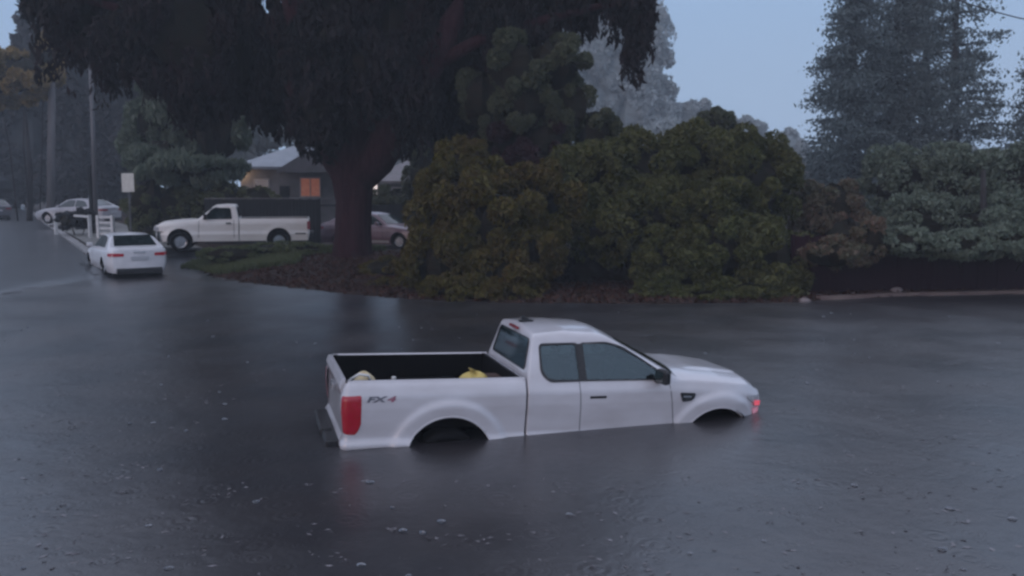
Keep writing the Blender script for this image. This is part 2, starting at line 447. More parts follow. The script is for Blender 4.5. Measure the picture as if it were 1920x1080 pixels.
tag(sheet('driveway', dgx, dgy, M_asphalt, .045, keep=lambda x, y: kerb_side(x, y) > -.6 and (y < 31.5 or x > -15) and x < -9.6 - max(0, 29.5 - y) * .0 and (y > 33.0 or x < -11.0 or y < float(shore(x)) + .3)), kind='structure')
# kerb: a real step
def kerb(name, pts, w, h, mat_, label=None):
    V = []; Fc = []
    for i, p in enumerate(pts):
        d = (pts[min(i + 1, len(pts) - 1)] - pts[max(i - 1, 0)]); d.z = 0; d.normalize()
        n = Vector((d.y, -d.x, 0))
        z = p.z
        for a, zz in ((-w / 2, z - .25), (-w / 2, z + h - .015), (-w / 2 + .015, z + h), (w / 2, z + h), (w / 2, z - .25)):
            q = p + n * a; V.append((q.x, q.y, zz))
    for i in range(len(pts) - 1):
        for k in range(4):
            a = i * 5 + k; Fc.append((a, a + 1, a + 6, a + 5))
    Fc.append((0, 1, 2, 3, 4)); b = (len(pts) - 1) * 5; Fc.append((b + 4, b + 3, b + 2, b + 1, b))
    return tag(mesh(name, V, Fc, mat_), kind='structure')
kp = []
for i in range(60):
    p = KA + kdir * (1.2 + i * 1.4); z = float(terrain(p.x - kdir.y * .6, p.y + kdir.x * .6)); kp.append(Vector((p.x, p.y, z)))
kerb('kerb', kp, .30, .12, M_conc)
kp = [Vector((x, float(shore(x)) + .10 + .03 * math.sin(x * 2.1), .0)) for x in np.linspace(gp(1535, 562).x, 34, 40)]
kerb('kerb', kp, .22, .085, M_conc_tan)

water = mesh('water', [(-149, -27, 0), (149, -27, 0), (149, 60, 0), (-149, 60, 0)], [(0, 1, 2, 3)], M_water)
tag(water, kind='structure')

# ------------------------------------------------------------------ vehicles
def smin(a, b, k):
    h = np.clip(.5 + .5 * (b - a) / k, 0, 1); return b * (1 - h) + a * h - k * h * (1 - h)
def smax(a, b, k): return -smin(-a, -b, k)

def inpoly(x, y, P):
    c = False; n = len(P); j = n - 1
    for i in range(n):
        if (P[i][1] > y) != (P[j][1] > y) and x < (P[j][0] - P[i][0]) * (y - P[i][1]) / (P[j][1] - P[i][1]) + P[i][0]: c = not c
        j = i
    return c

def shell(xs, zb, zshf, ysf, topf, arches, nz, us, flare=(0, .1, .2), capf=.05, capr=0.0, cut=None):
    """body skin: side height field below the shoulder, top height field above, mirrored, both ends closed"""
    xs = np.asarray(xs, float); nx = len(xs)
    XS = np.repeat(xs[:, None], nz + 1, 1)
    zs = zshf(xs)[:, None]
    ZS = zb + (zs - zb) * np.linspace(0, 1, nz + 1)[None, :]
    cell = .62 * max(np.median(np.diff(xs)), (zs.mean() - zb) / nz)
    inside = np.zeros_like(XS, bool)
    for (xc, zc, r) in arches:
        d = np.hypot(XS - xc, ZS - zc) + 1e-9
        near = np.abs(d - r) < cell
        k = np.where(near, r / d, 1)
        XS = xc + (XS - xc) * k; ZS = zc + (ZS - zc) * k
    YS = ysf(XS, ZS)
    for (xc, zc, r) in arches:
        d = np.hypot(XS - xc, ZS - zc) - r
        YS = YS + flare[0] * (1 - sstep((d - flare[1]) / (flare[2] - flare[1])))
    us = np.asarray(us)
    yt = YS[:, -1:]
    YT = yt * us[None, 1:]
    XT = np.repeat(xs[:, None], len(us) - 1, 1)
    ZT = topf(XT, YT, np.repeat(yt, len(us) - 1, 1))
    X = np.concatenate([XS, XT], 1); Y = np.concatenate([YS, YT], 1); Z = np.concatenate([ZS, ZT], 1)
    m = X.shape[1]
    # full ring, right side (y<0) then left
    XF = np.concatenate([X, X[:, ::-1][:, 1:]], 1); YF = np.concatenate([-Y, Y[:, ::-1][:, 1:]], 1); ZF = np.concatenate([Z, Z[:, ::-1][:, 1:]], 1)
    rings = [np.stack([XF[i], YF[i], ZF[i]], -1) for i in range(nx)]
    ns = XF.shape[1]
    def drop(c):
        return any(math.hypot(c[0] - a[0], c[2] - a[1]) < a[2] - 1e-4 for a in arches)
    pre = []; post = []
    for k in (.93, .8, .55, .25, 0.0):
        rr = rings[-1].copy(); rr[:, 1] *= k; rr[:, 0] += capf * (1 - k * k); post.append(rr)
        rr = rings[0].copy(); rr[:, 1] *= k; rr[:, 0] -= capr * (1 - k * k); pre.insert(0, rr)
    allr = pre + rings + post
    V = np.concatenate(allr, 0); Fc = []
    for i in range(len(allr) - 1):
        for j in range(ns - 1):
            side = j < nz or j >= ns - 1 - nz
            a = i * ns + j; f = (a, a + ns, a + ns + 1, a + 1)
            if side and 5 <= i < len(allr) - 6:
                c = V[list(f)].mean(0)
                if drop(c): continue
            Fc.append(f)
    if cut is not None: Fc = [f for f in Fc if not cut(V[list(f)].mean(0))]
    return V, Fc

def panel(name, pts3, off, mat_, parent, smooth=True):
    """pane from an outline (list of 3D points) with thickness, pushed out by off (vector)"""
    P3 = [Vector(p) for p in pts3]; n = len(P3)
    off = Vector(off)
    c = sum(P3, Vector()) / n
    V = [p + off for p in P3] + [c + off] + [p - off * .6 for p in P3]
    Fc = [(i, (i + 1) % n, n) for i in range(n)] + [(i, n + 1 + i, n + 1 + (i + 1) % n, (i + 1) % n) for i in range(n)]
    return mesh(name, V, Fc, mat_, parent)

def ring(name, outer, inner, off, mat_, parent):
    n = len(outer); off = Vector(off)
    V = [Vector(p) + off for p in outer] + [Vector(p) + off for p in inner] + [Vector(p) - off for p in outer] + [Vector(p) - off for p in inner]
    Fc = []
    for i in range(n):
        k = (i + 1) % n
        Fc += [(i, k, n + k, n + i), (n + i, n + k, 3 * n + k, 3 * n + i), (2 * n + i, 3 * n + i, 3 * n + k, 2 * n + k), (i, 2 * n + i, 2 * n + k, k)]
    return mesh(name, V, Fc, mat_, parent)

def rounded(pts, r, n=4):
    """round corners of a 2D polygon"""
    out = []
    m = len(pts)
    for i in range(m):
        p0 = Vector(pts[i - 1]); p = Vector(pts[i]); p1 = Vector(pts[(i + 1) % m])
        a = (p0 - p); b = (p1 - p); rr = min(r, a.length * .45, b.length * .45)
        A = p + a.normalized() * rr; B = p + b.normalized() * rr
        for k in range(n + 1):
            t = k / n
            out.append((A * (1 - t) ** 2 + p * 2 * t * (1 - t) + B * t * t))
    return [(q.x, q.y) for q in out]
def grow(pts, g):
    c = (sum(p[0] for p in pts) / len(pts), sum(p[1] for p in pts) / len(pts))
    out = []
    for x, z in pts:
        d = math.hypot(x - c[0], z - c[1]); out.append((x + (x - c[0]) / d * g, z + (z - c[1]) / d * g))
    return out

def wheel(parent, x, y, z, r, w, out, rim_mat=None, hub=True):
    M = Matrix.Translation((x, y, z)) @ Matrix.Scale(1, 4)
    s = 1 if out > 0 else -1
    t = MB()
    t.lathe([(r * .60, -w / 2 * s), (r * .93, -w / 2 * s), (r, -w / 2 * .8 * s), (r, w / 2 * .8 * s), (r * .93, w / 2 * s), (r * .62, w / 2 * s), (r * .60, w / 2 * .8 * s)], 28, M)
    wo = t.build('wheel', M_rubber, parent, smooth=True)
    h = MB(); h.lathe([(r * .62, w * .36 * s), (r * .55, w * .30 * s), (r * .5, w * .12 * s), (.001, w * .12 * s)], 24, M)
    for k in range(5):
        a = 2 * math.pi * k / 5
        MM = M @ Matrix.Rotation(a, 4, 'Y')
        h.box(-.03, .03, min(w * .13 * s, w * .3 * s), max(w * .13 * s, w * .3 * s), .03, r * .55, MM)
    h.build('rim', rim_mat or M_chrome, wo)
    return wo

def pickup(root, P, fine=True):
    """P: dict of measurements"""
    paint = P['paint']
    W = P['W']; zr = P['zr']; XR = P['XR']; XW = P['XW']; XN = P['XN']; XE = P['XE']; XA = P['XA']; ZC = P['ZC']; RA = P['RA']
    ZT = P['ZT']; wt = P['wt']; cell = P['cell']; zb = P['zb']
    prof_z = [zb, .55, .63, .70, .78, 1.02, zr - .16, zr - .045, zr]
    prof_o = [.07, .035, .0, .042, .036, .008, .012, .058, .092]
    def inset(z): return np.interp(z, prof_z, prof_o)
    def Wp(x):   # plan
        t = np.clip((x - (XN - .95)) / .95, 0, 1)
        return W - .20 * t ** 3.0 - .03 * t
    zsx = [0, XW - .35, XW, XW + (XN - XW) * .42, XW + (XN - XW) * .78, XN]
    zsz = [zr - .045, zr - .048, zr - .06, zr - .10, zr - .15, zr - .25]
    def zshf(x): return np.interp(x, zsx, zsz)
    def ysf(x, z): return Wp(x) - np.interp(z + (zr - .045 - zshf(x)) * sstep((z - .8) / .3), prof_z, prof_o)
    yb = W - float(inset(zr - .045))
    HX = P['HX']; HZ = P['HZ']
    def topf(x, y, yt):
        u = y / yt
        hood = zshf(x) + P['hc'] * (1 - np.abs(u) ** 5) + .018 * sstep((.62 - u) / .1) * sstep((x - XW) / .3) * sstep((XN - x) / .3)
        hood = hood - .05 * sstep((x - XN + .12) / .12)
        side = zr - .045 + (yb - y) / (yb - wt) * (ZT - zr + .03)
        roof = np.interp(x, HX, HZ) - .055 * (y / wt) ** 2
        rear = zr - .02 + (x - XR) / .10 * (ZT - zr)
        xe = x + .13 * (y / wt) ** 2
        ws = zr - .06 + (XW + .09 - xe) * P['wslope']
        cab = smin(smin(smin(roof, ws, .05), side, .07), rear, .06)
        return np.maximum(hood, np.maximum(cab, zshf(x) - .02 * 0))
    xs = np.unique(np.concatenate([np.linspace(XR, XR + .14, 9), np.arange(XR + .14, XN - .12, cell), np.linspace(XN - .12, XN, 6)]))
    us = np.concatenate([np.linspace(1, .70, 22 if fine else 12), np.linspace(.68, 0, 16 if fine else 8)])
    rwin = rounded([(-P['rw'], zr + .065), (P['rw'], zr + .065), (P['rw'] * .86, ZT - .045), (-P['rw'] * .86, ZT - .045)], .06)
    cut = None
    if fine:
        holes = [grow(rounded(p_, r__), .010) for _, p_, r__ in P['windows']]
        rh = grow(rwin, .008)
        def cut(c):
            if c[2] < zr - .06 or c[0] > XW: return False
            if abs(c[1]) > wt - .03 and c[0] > XR + .13 and any(inpoly(c[0], c[2], h) for h in holes): return True
            return c[0] < XR + .11 and inpoly(c[1], c[2], rh)
    V, Fc = shell(xs, zb, zshf, ysf, topf, [(XA, ZC, RA)], int((zr - zb) / cell), us, flare=P['flare'], capf=.07, cut=cut)
    co = mesh('cab', V, Fc, M_paint_cab if fine else paint, root, smooth=True)
    if fine:
        # cab trim: seats, head rests, wheel, dash, lower lining
        def up(nm, *bx, bev=.05):
            b = MB()
            for q in bx: b.box(*q)
            return b.build(nm, M_cloth, root, bevel=bev)
        for sy in (-.36, .36):
            so = up('seat', (1.62, 1.76, sy - .25, sy + .25, .80, 1.36)); 
            b = MB(); b.box(1.60, 1.68, sy - .12, sy + .12, 1.40, 1.56); b.build('head_rest', M_cloth, so, bevel=.04)
        up('rear_bench', (1.02, 1.14, -.62, .62, .75, 1.28))
        up('dashboard', (2.45, 2.85, -.72, .72, .95, 1.235))
        for sy in (-1, 1): up('door_lining', (1.0, 2.6, min(sy * .80, sy * .83), max(sy * .80, sy * .83), .7, 1.24), bev=.01)
        up('cab_floor', (.92, 2.8, -.78, .78, .70, .74), bev=.01)
        b = MB(); pts_ = [(2.36 + .06 * math.sin(t), .36 + .18 * math.cos(t), 1.20 + .17 * math.sin(t)) for t in np.linspace(0, 2 * math.pi, 25)]
        b.tube(pts_, .014, 6, cap=False); b.build('steering_wheel', M_cloth, root, smooth=True)
    # ---- bed outer skin round the plan path
    xg = XR - .028; rc = .10
    path = []
    for x in np.arange(xg, XE + rc, -cell): path.append((x, -W, 0, -1))
    for k in range(8):
        a = math.pi / 2 * k / 7
        path.append((XE + rc - rc * math.sin(a), -W + rc - rc * math.cos(a), -math.sin(a), -math.cos(a)))
    for y in np.arange(-W + rc + .02, -.74, .02): path.append((XE, y, -1, 0))
    nzr = int((zr - zb) / cell)
    for sgn in (1, -1):
        A = np.array(path); n = len(A)
        ZZ = np.repeat(np.linspace(zb, zr, nzr + 1)[None, :], n, 0)
        XX = np.repeat(A[:, :1], nzr + 1, 1)
        straight = np.repeat((A[:, 3:4] < -.999), nzr + 1, 1)
        d = np.hypot(XX, ZZ - ZC) + 1e-9
        near = (np.abs(d - RA) < .62 * cell) & straight
        k = np.where(near, RA / d, 1)
        XX2 = XX * k; ZZ = ZC + (ZZ - ZC) * k
        off = -inset(ZZ)
        d = np.hypot(XX2, ZZ - ZC) - RA
        off = off + np.where(straight, P['flare'][0] * (1 - sstep((d - P['flare'][1]) / (P['flare'][2] - P['flare'][1]))), 0)
        PX = np.where(straight, XX2, XX) + A[:, 2:3] * off; PY = A[:, 1:2] + A[:, 3:4] * off
        V = np.stack([PX, PY * sgn, ZZ], -1)
        Vl = V.reshape(-1, 3).tolist(); Fc = []
        m = nzr + 1
        for i in range(n - 1):
            for j in range(nzr):
                a = i * m + j; f = (a, a + 1, a + m + 1, a + m) if sgn > 0 else (a, a + m, a + m + 1, a + 1)
                c = (V[i, j] + V[i + 1, j] + V[i, j + 1] + V[i + 1, j + 1]) / 4
                if abs(A[i, 3]) > .999 and math.hypot(c[0], c[2] - ZC) < RA - 1e-4: continue
                Fc.append(f)
        # rail top and inner lip
        base = len(Vl)
        for i in range(n):
            x, y, z = V[i, -1]
            nx_, ny_ = A[i, 2], A[i, 3] * sgn
            Vl.append((x, y, z + .004)); Vl.append((x - nx_ * .045, y - ny_ * .045, z + .004)); Vl.append((x - nx_ * .05, y - ny_ * .05, z - .04))
        for i in range(n - 1):
            for q in range(2):
                a = base + i * 3 + q; Fc.append((a, a + 1, a + 4, a + 3) if sgn > 0 else (a, a + 3, a + 4, a + 1))
            a = i * m + nzr; b2 = base + i * 3
            Fc.append((a, b2, b2 + 3, a + m) if sgn > 0 else (a, a + m, b2 + 3, b2))
        mesh('bed_side', Vl, Fc, paint, root, smooth=True)
    # front face of bed, bed liner
    b = MB()
    yi = W - .085 - .05
    zf = P['zf']
    x0 = XE + .07; x1 = xg - .05
    t = .02
    b.box(x0, x1, -yi, yi, zf - .03, zf)
    b.box(x0, x1, -yi + .003, -yi + t, zf, zr - .01); b.box(x0, x1, yi - t, yi - .003, zf, zr - .01)
    b.box(x1 - t, x1 + .02, -yi + t, yi - t, zf, zr - .002)
    b.box(x0, x0 + t, -yi + t, yi - t, zf, zr - .03)
    for s in (1, -1):
        b.box(-.42, .42, min(s * (yi - t), s * (yi - .24)), max(s * (yi - t), s * (yi - .24)), zf, zf + .22)
    for k in range(11):
        yy = -.55 + k * .11; b.box(x0 + t, x1 - t, yy - .02, yy + .02, zf, zf + .012)
    b.build('bed_liner', M_liner, root)
    b = MB(); b.box(x1 + .02, xg - .002, -yi - .06, yi + .06, zb + .1, zr - .012); b.build('bed_front_wall', paint, root)
    # tailgate
    g = MB()
    zg = [zb + .12, .66, .72, 1.12, zr - .06, zr + .012]
    xo = [.02, .0, .03, .022, -.012, .012]
    Vt = []; Ft = []
    ys = np.linspace(-.735, .735, 9)
    for y in ys:
        for z, o in zip(zg, xo): Vt.append((XE + o + .01, y, z))
        Vt.append((XE + .068, y, zr + .012)); Vt.append((XE + .068, y, zb + .12))
    m = len(zg) + 2
    for i in range(8):
        for j in range(m): Ft.append((i * m + j, i * m + (j + 1) % m, (i + 1) * m + (j + 1) % m, (i + 1) * m + j))
    Ft.append(tuple(range(m))); Ft.append(tuple(8 * m + k for k in range(m - 1, -1, -1)))
    tg = mesh('tailgate', Vt, [f[::-1] for f in Ft], paint, root)
    h = MB(); h.box(XE - .012, XE + .03, -.12, .12, 1.08, 1.15); h.build('handle', M_chrome if fine else M_black, tg, bevel=.008)
    # bumpers
    b = MB(); b.box(XE - .13, XE + .02, -W + .20, W - .20, .47, .655); b.box(XE - .15, XE - .02, -.30, .30, .60, .68)
    b.build('rear_bumper', M_black, root, bevel=.02)
    b = MB()
    n = 14; Vb = []
    for i in range(n + 1):
        y = -W + .10 + (2 * W - .20) * i / n
        xx = XN + .10 - .32 * (abs(y) / W) ** 3
        for dx, z in ((-.12, zb), (0, zb + .02), (.02, .62), (0, .74), (-.14, .75)): Vb.append((xx + dx, y, z))
    Fb = []
    for i in range(n):
        for j in range(4): a = i * 5 + j; Fb.append((a, a + 5, a + 6, a + 1))
    b.add(Vb, Fb); b.build('front_bumper', paint if fine else M_black, root, smooth=True)
    g = MB(); g.box(XN + .02, XN + .09, -.55, .55, .78, zr - .36); gr = g.build('grille', M_black, root, bevel=.01)
    for k in range(3):
        g = MB(); g.box(XN + .085, XN + .10, -.52, .52, .81 + k * .06, .835 + k * .06); g.build('grille_bar', M_chrome, gr)
    # arch lips
    for xc in (0, XA):
        for s in (1, -1):
            pp = []
            for k in range(41):
                a = math.pi * 1.12 * k / 40 - .06 * math.pi
                x = xc + RA * math.cos(a); z = ZC + RA * math.sin(a)
                yy = float(Wp(x) if xc else W) - float(inset(z)) + P['flare'][0]
                pp.append((x, s * (yy - .006), z))
            b = MB(); b.tube(pp, .013, 6); b.build('arch_lip', paint, root, smooth=True)
    # wheel wells
    for xc in (0, XA):
        for s in (1, -1):
            b = MB(); Vw = []; Fw = []
            for k in range(25):
                a = math.pi * 1.25 * k / 24 - .125 * math.pi
                rr = RA + .012
                Vw.append((xc + rr * math.cos(a), s * (W - .03), ZC + rr * math.sin(a))); Vw.append((xc + rr * math.cos(a), s * (W - .42), ZC + rr * math.sin(a)))
            for k in range(24): Fw.append((2 * k, 2 * k + 1, 2 * k + 3, 2 * k + 2))
            Vw.append((xc, s * (W - .42), ZC - .2))
            for k in range(24): Fw.append((2 * k + 1, 2 * k + 3, len(Vw) - 1))
            b.add(Vw, Fw); b.build('wheel_well', M_well, root, smooth=True)
            wheel(root, xc, s * (W - .16), P['wz'], P['wr'], .25, s, P.get('rim'))
    # glass
    def gside(x, z, s, o=0):
        y = yb - (z - zr + .045) / (ZT - zr) * (yb - wt)
        return (x, s * (y + o), z)
    sl = (yb - wt) / (ZT - zr)
    for s in (-1, 1):
        for nm, poly, r in P['windows']:
            pl = rounded(poly, r)
            if fine:
                wn_ = ring('window', [gside(x, z, s, .001) for x, z in grow(pl, .026)], [gside(x, z, s, .001) for x, z in grow(pl, -.004)], (0, s * .010, .010 * sl), M_black, root)
                mesh('pane', [gside(x, z, s, .002) for x, z in pl], [tuple(range(len(pl)))], M_clear, wn_)
            else:
                fr = panel('window', [gside(x, z, s, .002) for x, z in grow(pl, .028)], (0, s * .008, .008 * sl), M_black, root)
                panel('pane', [gside(x, z, s, .012) for x, z in pl], (0, s * .006, .006 * sl), M_glass, fr)
    def rear(y, z, o): return (XR + (z - zr + .02) / (ZT - zr) * .10 - o, y, z)
    pl = rwin
    if fine:
        fr = ring('rear_window', [rear(y, z, .0) for y, z in grow(pl, .024)], [rear(y, z, .0) for y, z in grow(pl, -.004)], (-.010, 0, .002), M_black, root)
        mesh('pane', [rear(y, z, .002) for y, z in pl], [tuple(range(len(pl)))], M_clear_rear, fr)
    else:
        fr = panel('rear_window', [rear(y, z, .0) for y, z in grow(pl, .022)], (-.008, 0, .002), M_black, root)
        panel('pane', [rear(y, z, .010) for y, z in pl], (-.006, 0, .001), M_glass, fr)
    # windshield (grid that follows the skin)
    Vg = []; Fg = []; ny = 16; nn = 8
    for i in range(nn + 1):
        for j in range(ny + 1):
            v = -1 + 2 * j / ny
            zz = zr - .0 + (ZT - zr - .06) * i / nn
            yy = v * ((yb - .13) - (zz - zr) * sl)
            xx = XW + .09 - .13 * (yy / wt) ** 2 - (zz - zr + .06) / P['wslope']
            Vg.append((xx + .003, yy, zz + .006))
    for i in range(nn):
        for j in range(ny): a = i * (ny + 1) + j; Fg.append((a, a + 1, a + ny + 2, a + ny + 1))
    mesh('windshield', Vg, Fg, M_glass, root, smooth=True)
    # lamps
    return dict(ysf=ysf, inset=inset, Wp=Wp, zshf=zshf, topf=topf, gside=gside)

def side_strip(fn, pts, w, o, name, mat_, parent, s=-1):
    """thin strip (seam, trim) following the body side; fn(x,z)->y"""
    V = []; Fc = []
    dense = []
    for (a, b) in zip(pts[:-1], pts[1:]):
        k = max(1, int(math.hypot(b[0] - a[0], b[1] - a[1]) / .04))
        dense += [(a[0] + (b[0] - a[0]) * i / k, a[1] + (b[1] - a[1]) * i / k) for i in range(k)]
    dense.append(pts[-1])
    for i, p in enumerate(dense):
        a = dense[max(i - 1, 0)]; b = dense[min(i + 1, len(dense) - 1)]
        d = Vector((b[0] - a[0], b[1] - a[1])).normalized(); n = Vector((-d.y, d.x)) * w / 2
        for q in (1, -1):
            x, z = p[0] + n.x * q, p[1] + n.y * q
            V.append((x, s * (float(fn(x, z)) + o), z))
    for i in range(len(dense) - 1): Fc.append((2 * i, 2 * i + 1, 2 * i + 3, 2 * i + 2))
    return mesh(name, V, Fc, mat_, parent)

# ---------------- the flooded pickup
truck = empty('pickup_truck', (-.97, 10.545, -.638), (0, .0408, .2908),
              'white extended cab pickup with open bed, sunk to its sills in the flood water', 'pickup truck')
TP = dict(paint=M_paint, W=.935, zr=1.315, XR=.885, XW=2.93, XN=3.97, XE=-1.19, XA=3.30, ZC=.42, RA=.505, ZT=1.76, wt=.655,
          cell=.028, zb=.38, flare=(.035, .12, .20), HX=[.8, .97, 1.4, 1.9, 2.15, 2.5], HZ=[1.80, 1.825, 1.85, 1.825, 1.76, 1.60],
          wslope=.50, hc=.085, zf=.80, wz=.38, wr=.385, rw=.66,
          windows=[('quarter', [(1.07, 1.37), (1.15, 1.290), (1.515, 1.284), (1.515, 1.665), (1.07, 1.655)], .05),
                   ('door', [(1.575, 1.284), (2.50, 1.276), (2.54, 1.34), (2.30, 1.49), (2.06, 1.62), (1.90, 1.67), (1.575, 1.672)], .05)])
t_f = pickup(truck, TP)
fy = lambda x, z: t_f['ysf'](np.float64(x), np.float64(z))
# B pillar between the panes
panel('pillar', [t_f['gside'](x, z, -1, .006) for x, z in ((1.50, 1.272), (1.59, 1.272), (1.59, 1.672), (1.50, 1.668))], (0, -.010, .004), M_black, truck)
def fla(fn, x, z, P):
    y = float(fn(x, z))
    for xc in (0, P['XA']):
        d = math.hypot(x - xc, z - P['ZC']) - P['RA']
        y += P['flare'][0] * (1 - float(sstep((d - P['flare'][1]) / (P['flare'][2] - P['flare'][1]))))
    return y
for s in (-1, 1):
    side_strip(lambda x, z: fla(fy, x, z, TP), [(1.50, 1.27), (1.515, .95), (1.53, .45)], .008, .0015, 'door_seam', M_black, truck, s)
    side_strip(lambda x, z: fla(fy, x, z, TP), [(2.62, 1.26), (2.66, 1.0), (2.72, .62), (2.70, .45)], .008, .0015, 'door_seam', M_black, truck, s)
    h = MB(); h.box(1.62, 1.83, s * .905 - .016 * 1 if s < 0 else .905 - .01, s * .905 + .016 if s < 0 else .945, 1.075, 1.108)
    hb = h.build('door_handle', M_black, truck, bevel=.012)
    hb.location = (0, s * .012, 0)
    # fender vent
    pl = rounded([(2.76, 1.12), (2.96, 1.11), (2.945, 1.05), (2.90, 1.02), (2.79, 1.01)], .02)
    panel('fender_vent', [(x, s * fla(fy, x, z, TP), z) for x, z in pl], (0, s * .014, 0), M_black, truck)
    side_strip(lambda x, z: fla(fy, x, z, TP), [(2.80, 1.075), (2.90, 1.07)], .018, .017, 'fender_vent_bar', M_chrome, truck, s)
    # door mirror
    m = MB()
    m.box(-.05, .05, -.11, .10, -.085, .085, Matrix.Translation((2.47, s * 1.03, 1.335)) @ Matrix.Rotation(s * -.12, 4, 'Z'))
    mo = m.build('door_mirror', M_black, truck, bevel=.035)
    m = MB(); m.box(-.05, .05, -.07, .07, -.03, .03, Matrix.Translation((2.48, s * .90, 1.275))); m.build('mirror_arm', M_black, mo, bevel=.01)
    m = MB(); m.box(-.006, .006, -.085, .08, -.062, .062, Matrix.Translation((2.417, s * 1.035, 1.337)) @ Matrix.Rotation(s * -.12, 4, 'Z')); m.build('mirror_glass', M_glass, mo, bevel=.004)
    # head lamp wrapping the nose corner
    V = []; Fc = []
    def nose(t, z):  # t 0 (side) -> 1 (front)
        x = 3.72 + .25 * min(1, t * 1.6)
        y = float(fla(fy, x, z, TP)) + .004
        if t > .6: x = 3.975 + .06 * (t - .6) / .4; y = y - (t - .6) * .5
        return Vector((x, s * (y + .008), z))
    for i in range(9):
        t = i / 8
        V.append(nose(t, 1.035 - .03 * t)); V.append(nose(t, 1.01 - .13 * min(1, t * 2)))
    for i in range(8): Fc.append((2 * i, 2 * i + 1, 2 * i + 3, 2 * i + 2))
    hl = mesh('headlight', V, Fc, M_lens, truck, smooth=True)
    V2 = [Vector(v) + Vector((.004, s * .012, 0)) for v in (nose(.30, .965), nose(.32, .90), nose(.60, .885), nose(.60, .95))]
    mesh('side_marker', V2, [(0, 1, 2, 3)], M_red_glow if s < 0 else M_red_dim, hl)
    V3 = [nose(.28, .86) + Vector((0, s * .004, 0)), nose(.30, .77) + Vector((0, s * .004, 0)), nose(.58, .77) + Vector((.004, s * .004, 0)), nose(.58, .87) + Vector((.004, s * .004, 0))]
    mesh('bumper_glow_patch', V3, [(0, 1, 2, 3)], M_pink if s < 0 else M_red_dim, truck)  # pink emissive patch stands in for red light spilling on the bumper
    # tail lamp: wraps the rear corner
    V = []; Fc = []
    W_, rc, XE = TP['W'], .10, TP['XE']
    arc = []
    for x in np.linspace(-.965, XE + rc, 7): arc.append((x, W_, 0, 1))
    for k in range(1, 6):
        a = math.pi / 2 * k / 6; arc.append((XE + rc - rc * math.sin(a), W_ - rc + rc * math.cos(a), -math.sin(a), math.cos(a)))
    na = len(arc); zn = 14
    for i, (x, y, nx_, ny_) in enumerate(arc):
        u = i / (na - 1)
        top = 1.185 - .01 * u; bot = .735 + .14 * max(0, 1 - u / .34) ** 2 + .02 * u
        for j in range(zn + 1):
            z = bot + (top - bot) * j / zn
            edge = min(j, zn - j, 1) * min(i, na - 1 - i, 1)
            o = -float(t_f['inset'](z)) + (.014 if edge else -.004)
            V.append((x + nx_ * o, s * (y + ny_ * o), z))
    for i in range(na - 1):
        for j in range(zn): a = i * (zn + 1) + j; Fc.append((a, a + zn + 1, a + zn + 2, a + 1) if s > 0 else (a, a + 1, a + zn + 2, a + zn + 1))
    tl = mesh('tail_light', V, Fc, M_red_lens, truck, smooth=True)
    # decal, letters on the bed side
    def letters(body, x0, z0, size, mt):
        cu = bpy.data.curves.new('decal', 'FONT'); cu.body = body; cu.size = size * .86; cu.extrude = 0; cu.shear = .25; cu.offset = .004
        to = bpy.data.objects.new('decal', cu); COL.objects.link(to)
        dg = bpy.context.evaluated_depsgraph_get()
        me = bpy.data.meshes.new_from_object(to.evaluated_get(dg))
        bpy.data.objects.remove(to)
        for v in me.vertices:
            lx, lz = v.co.x * 1.95, v.co.y
            x = x0 + (lx if s < 0 else -lx); z = z0 + lz
            v.co = (x, s * (W_ - float(t_f['inset'](z)) + .003), z)
        me.materials.clear(); me.materials.append(mt)
        do = bpy.data.objects.new('decal', me); link(do, truck); return do
    letters('FX', -.92 if s < 0 else -.56, 1.105, .095, M_decal_g)
    letters('4', -.70 if s < 0 else -.78, 1.105, .095, M_decal_r)
# roof fittings
b = MB()
Vf = [(1.06, -.015, 0), (1.06, .015, 0), (1.19, .015, 0), (1.19, -.015, 0), (1.05, 0, .065), (1.085, 0, .062)]
b.add([(x, y, z + 1.845) for x, y, z in Vf], [(0, 1, 2, 3), (0, 4, 1), (1, 4, 5, 2), (0, 3, 5, 4), (2, 5, 3)])
b.box(1.03, 1.20, -.035, .035, 1.835, 1.856); b.build('roof_antenna', M_black, truck)
b = MB(); b.box(.945, .985, -.15, .15, 1.765, 1.795); b.build('brake_light', M_red_dim, truck, bevel=.008)
b = MB(); b.box(-1.42, -1.2, -.03, .03, .50, .56); b.build('tow_bar', M_black, truck)

# load in the bed (rests on the bed floor)
TM = Matrix.Translation(truck.location) @ truck.rotation_euler.to_matrix().to_4x4()
def blob(nu, nv, fn):
    V = []; Fc = []
    for i in range(nv + 1):
        ph = math.pi * i / nv
        for j in range(nu):
            th = 2 * math.pi * j / nu
            V.append(fn(th, ph))
    for i in range(nv):
        for j in range(nu): Fc.append((i * nu + j, (i + 1) * nu + j, (i + 1) * nu + (j + 1) % nu, i * nu + (j + 1) % nu))
    return V, Fc
def in_bed(name, xyz, label, cat, rz=0):
    o = empty(name, TM @ Vector(xyz), (0, .0408, .2908 + rz), label, cat)
    return o
zfl = .812
def sack(root, sx, sy, sz, seed, m, part='sack_body'):
    rs = np.random.default_rng(seed); ph0 = rs.random(6) * 6
    def fn(th, ph):
        k = 1 + .10 * math.sin(3 * th + ph0[0]) * math.sin(ph) + .07 * math.sin(5 * th + ph0[1] + 2 * ph) + .05 * math.sin(7 * ph + ph0[2])
        x = sx * k * math.sin(ph) * math.cos(th); y = sy * k * math.sin(ph) * math.sin(th); z = sz * (.9 - .0) * (math.cos(ph)) * (1 + .1 * math.sin(2 * th + ph0[3]))
        return (x, y, max(z, -sz * .8) + sz * .8)
    V, Fc = blob(28, 16, fn)
    return mesh(part, V, Fc, m, root, smooth=True)
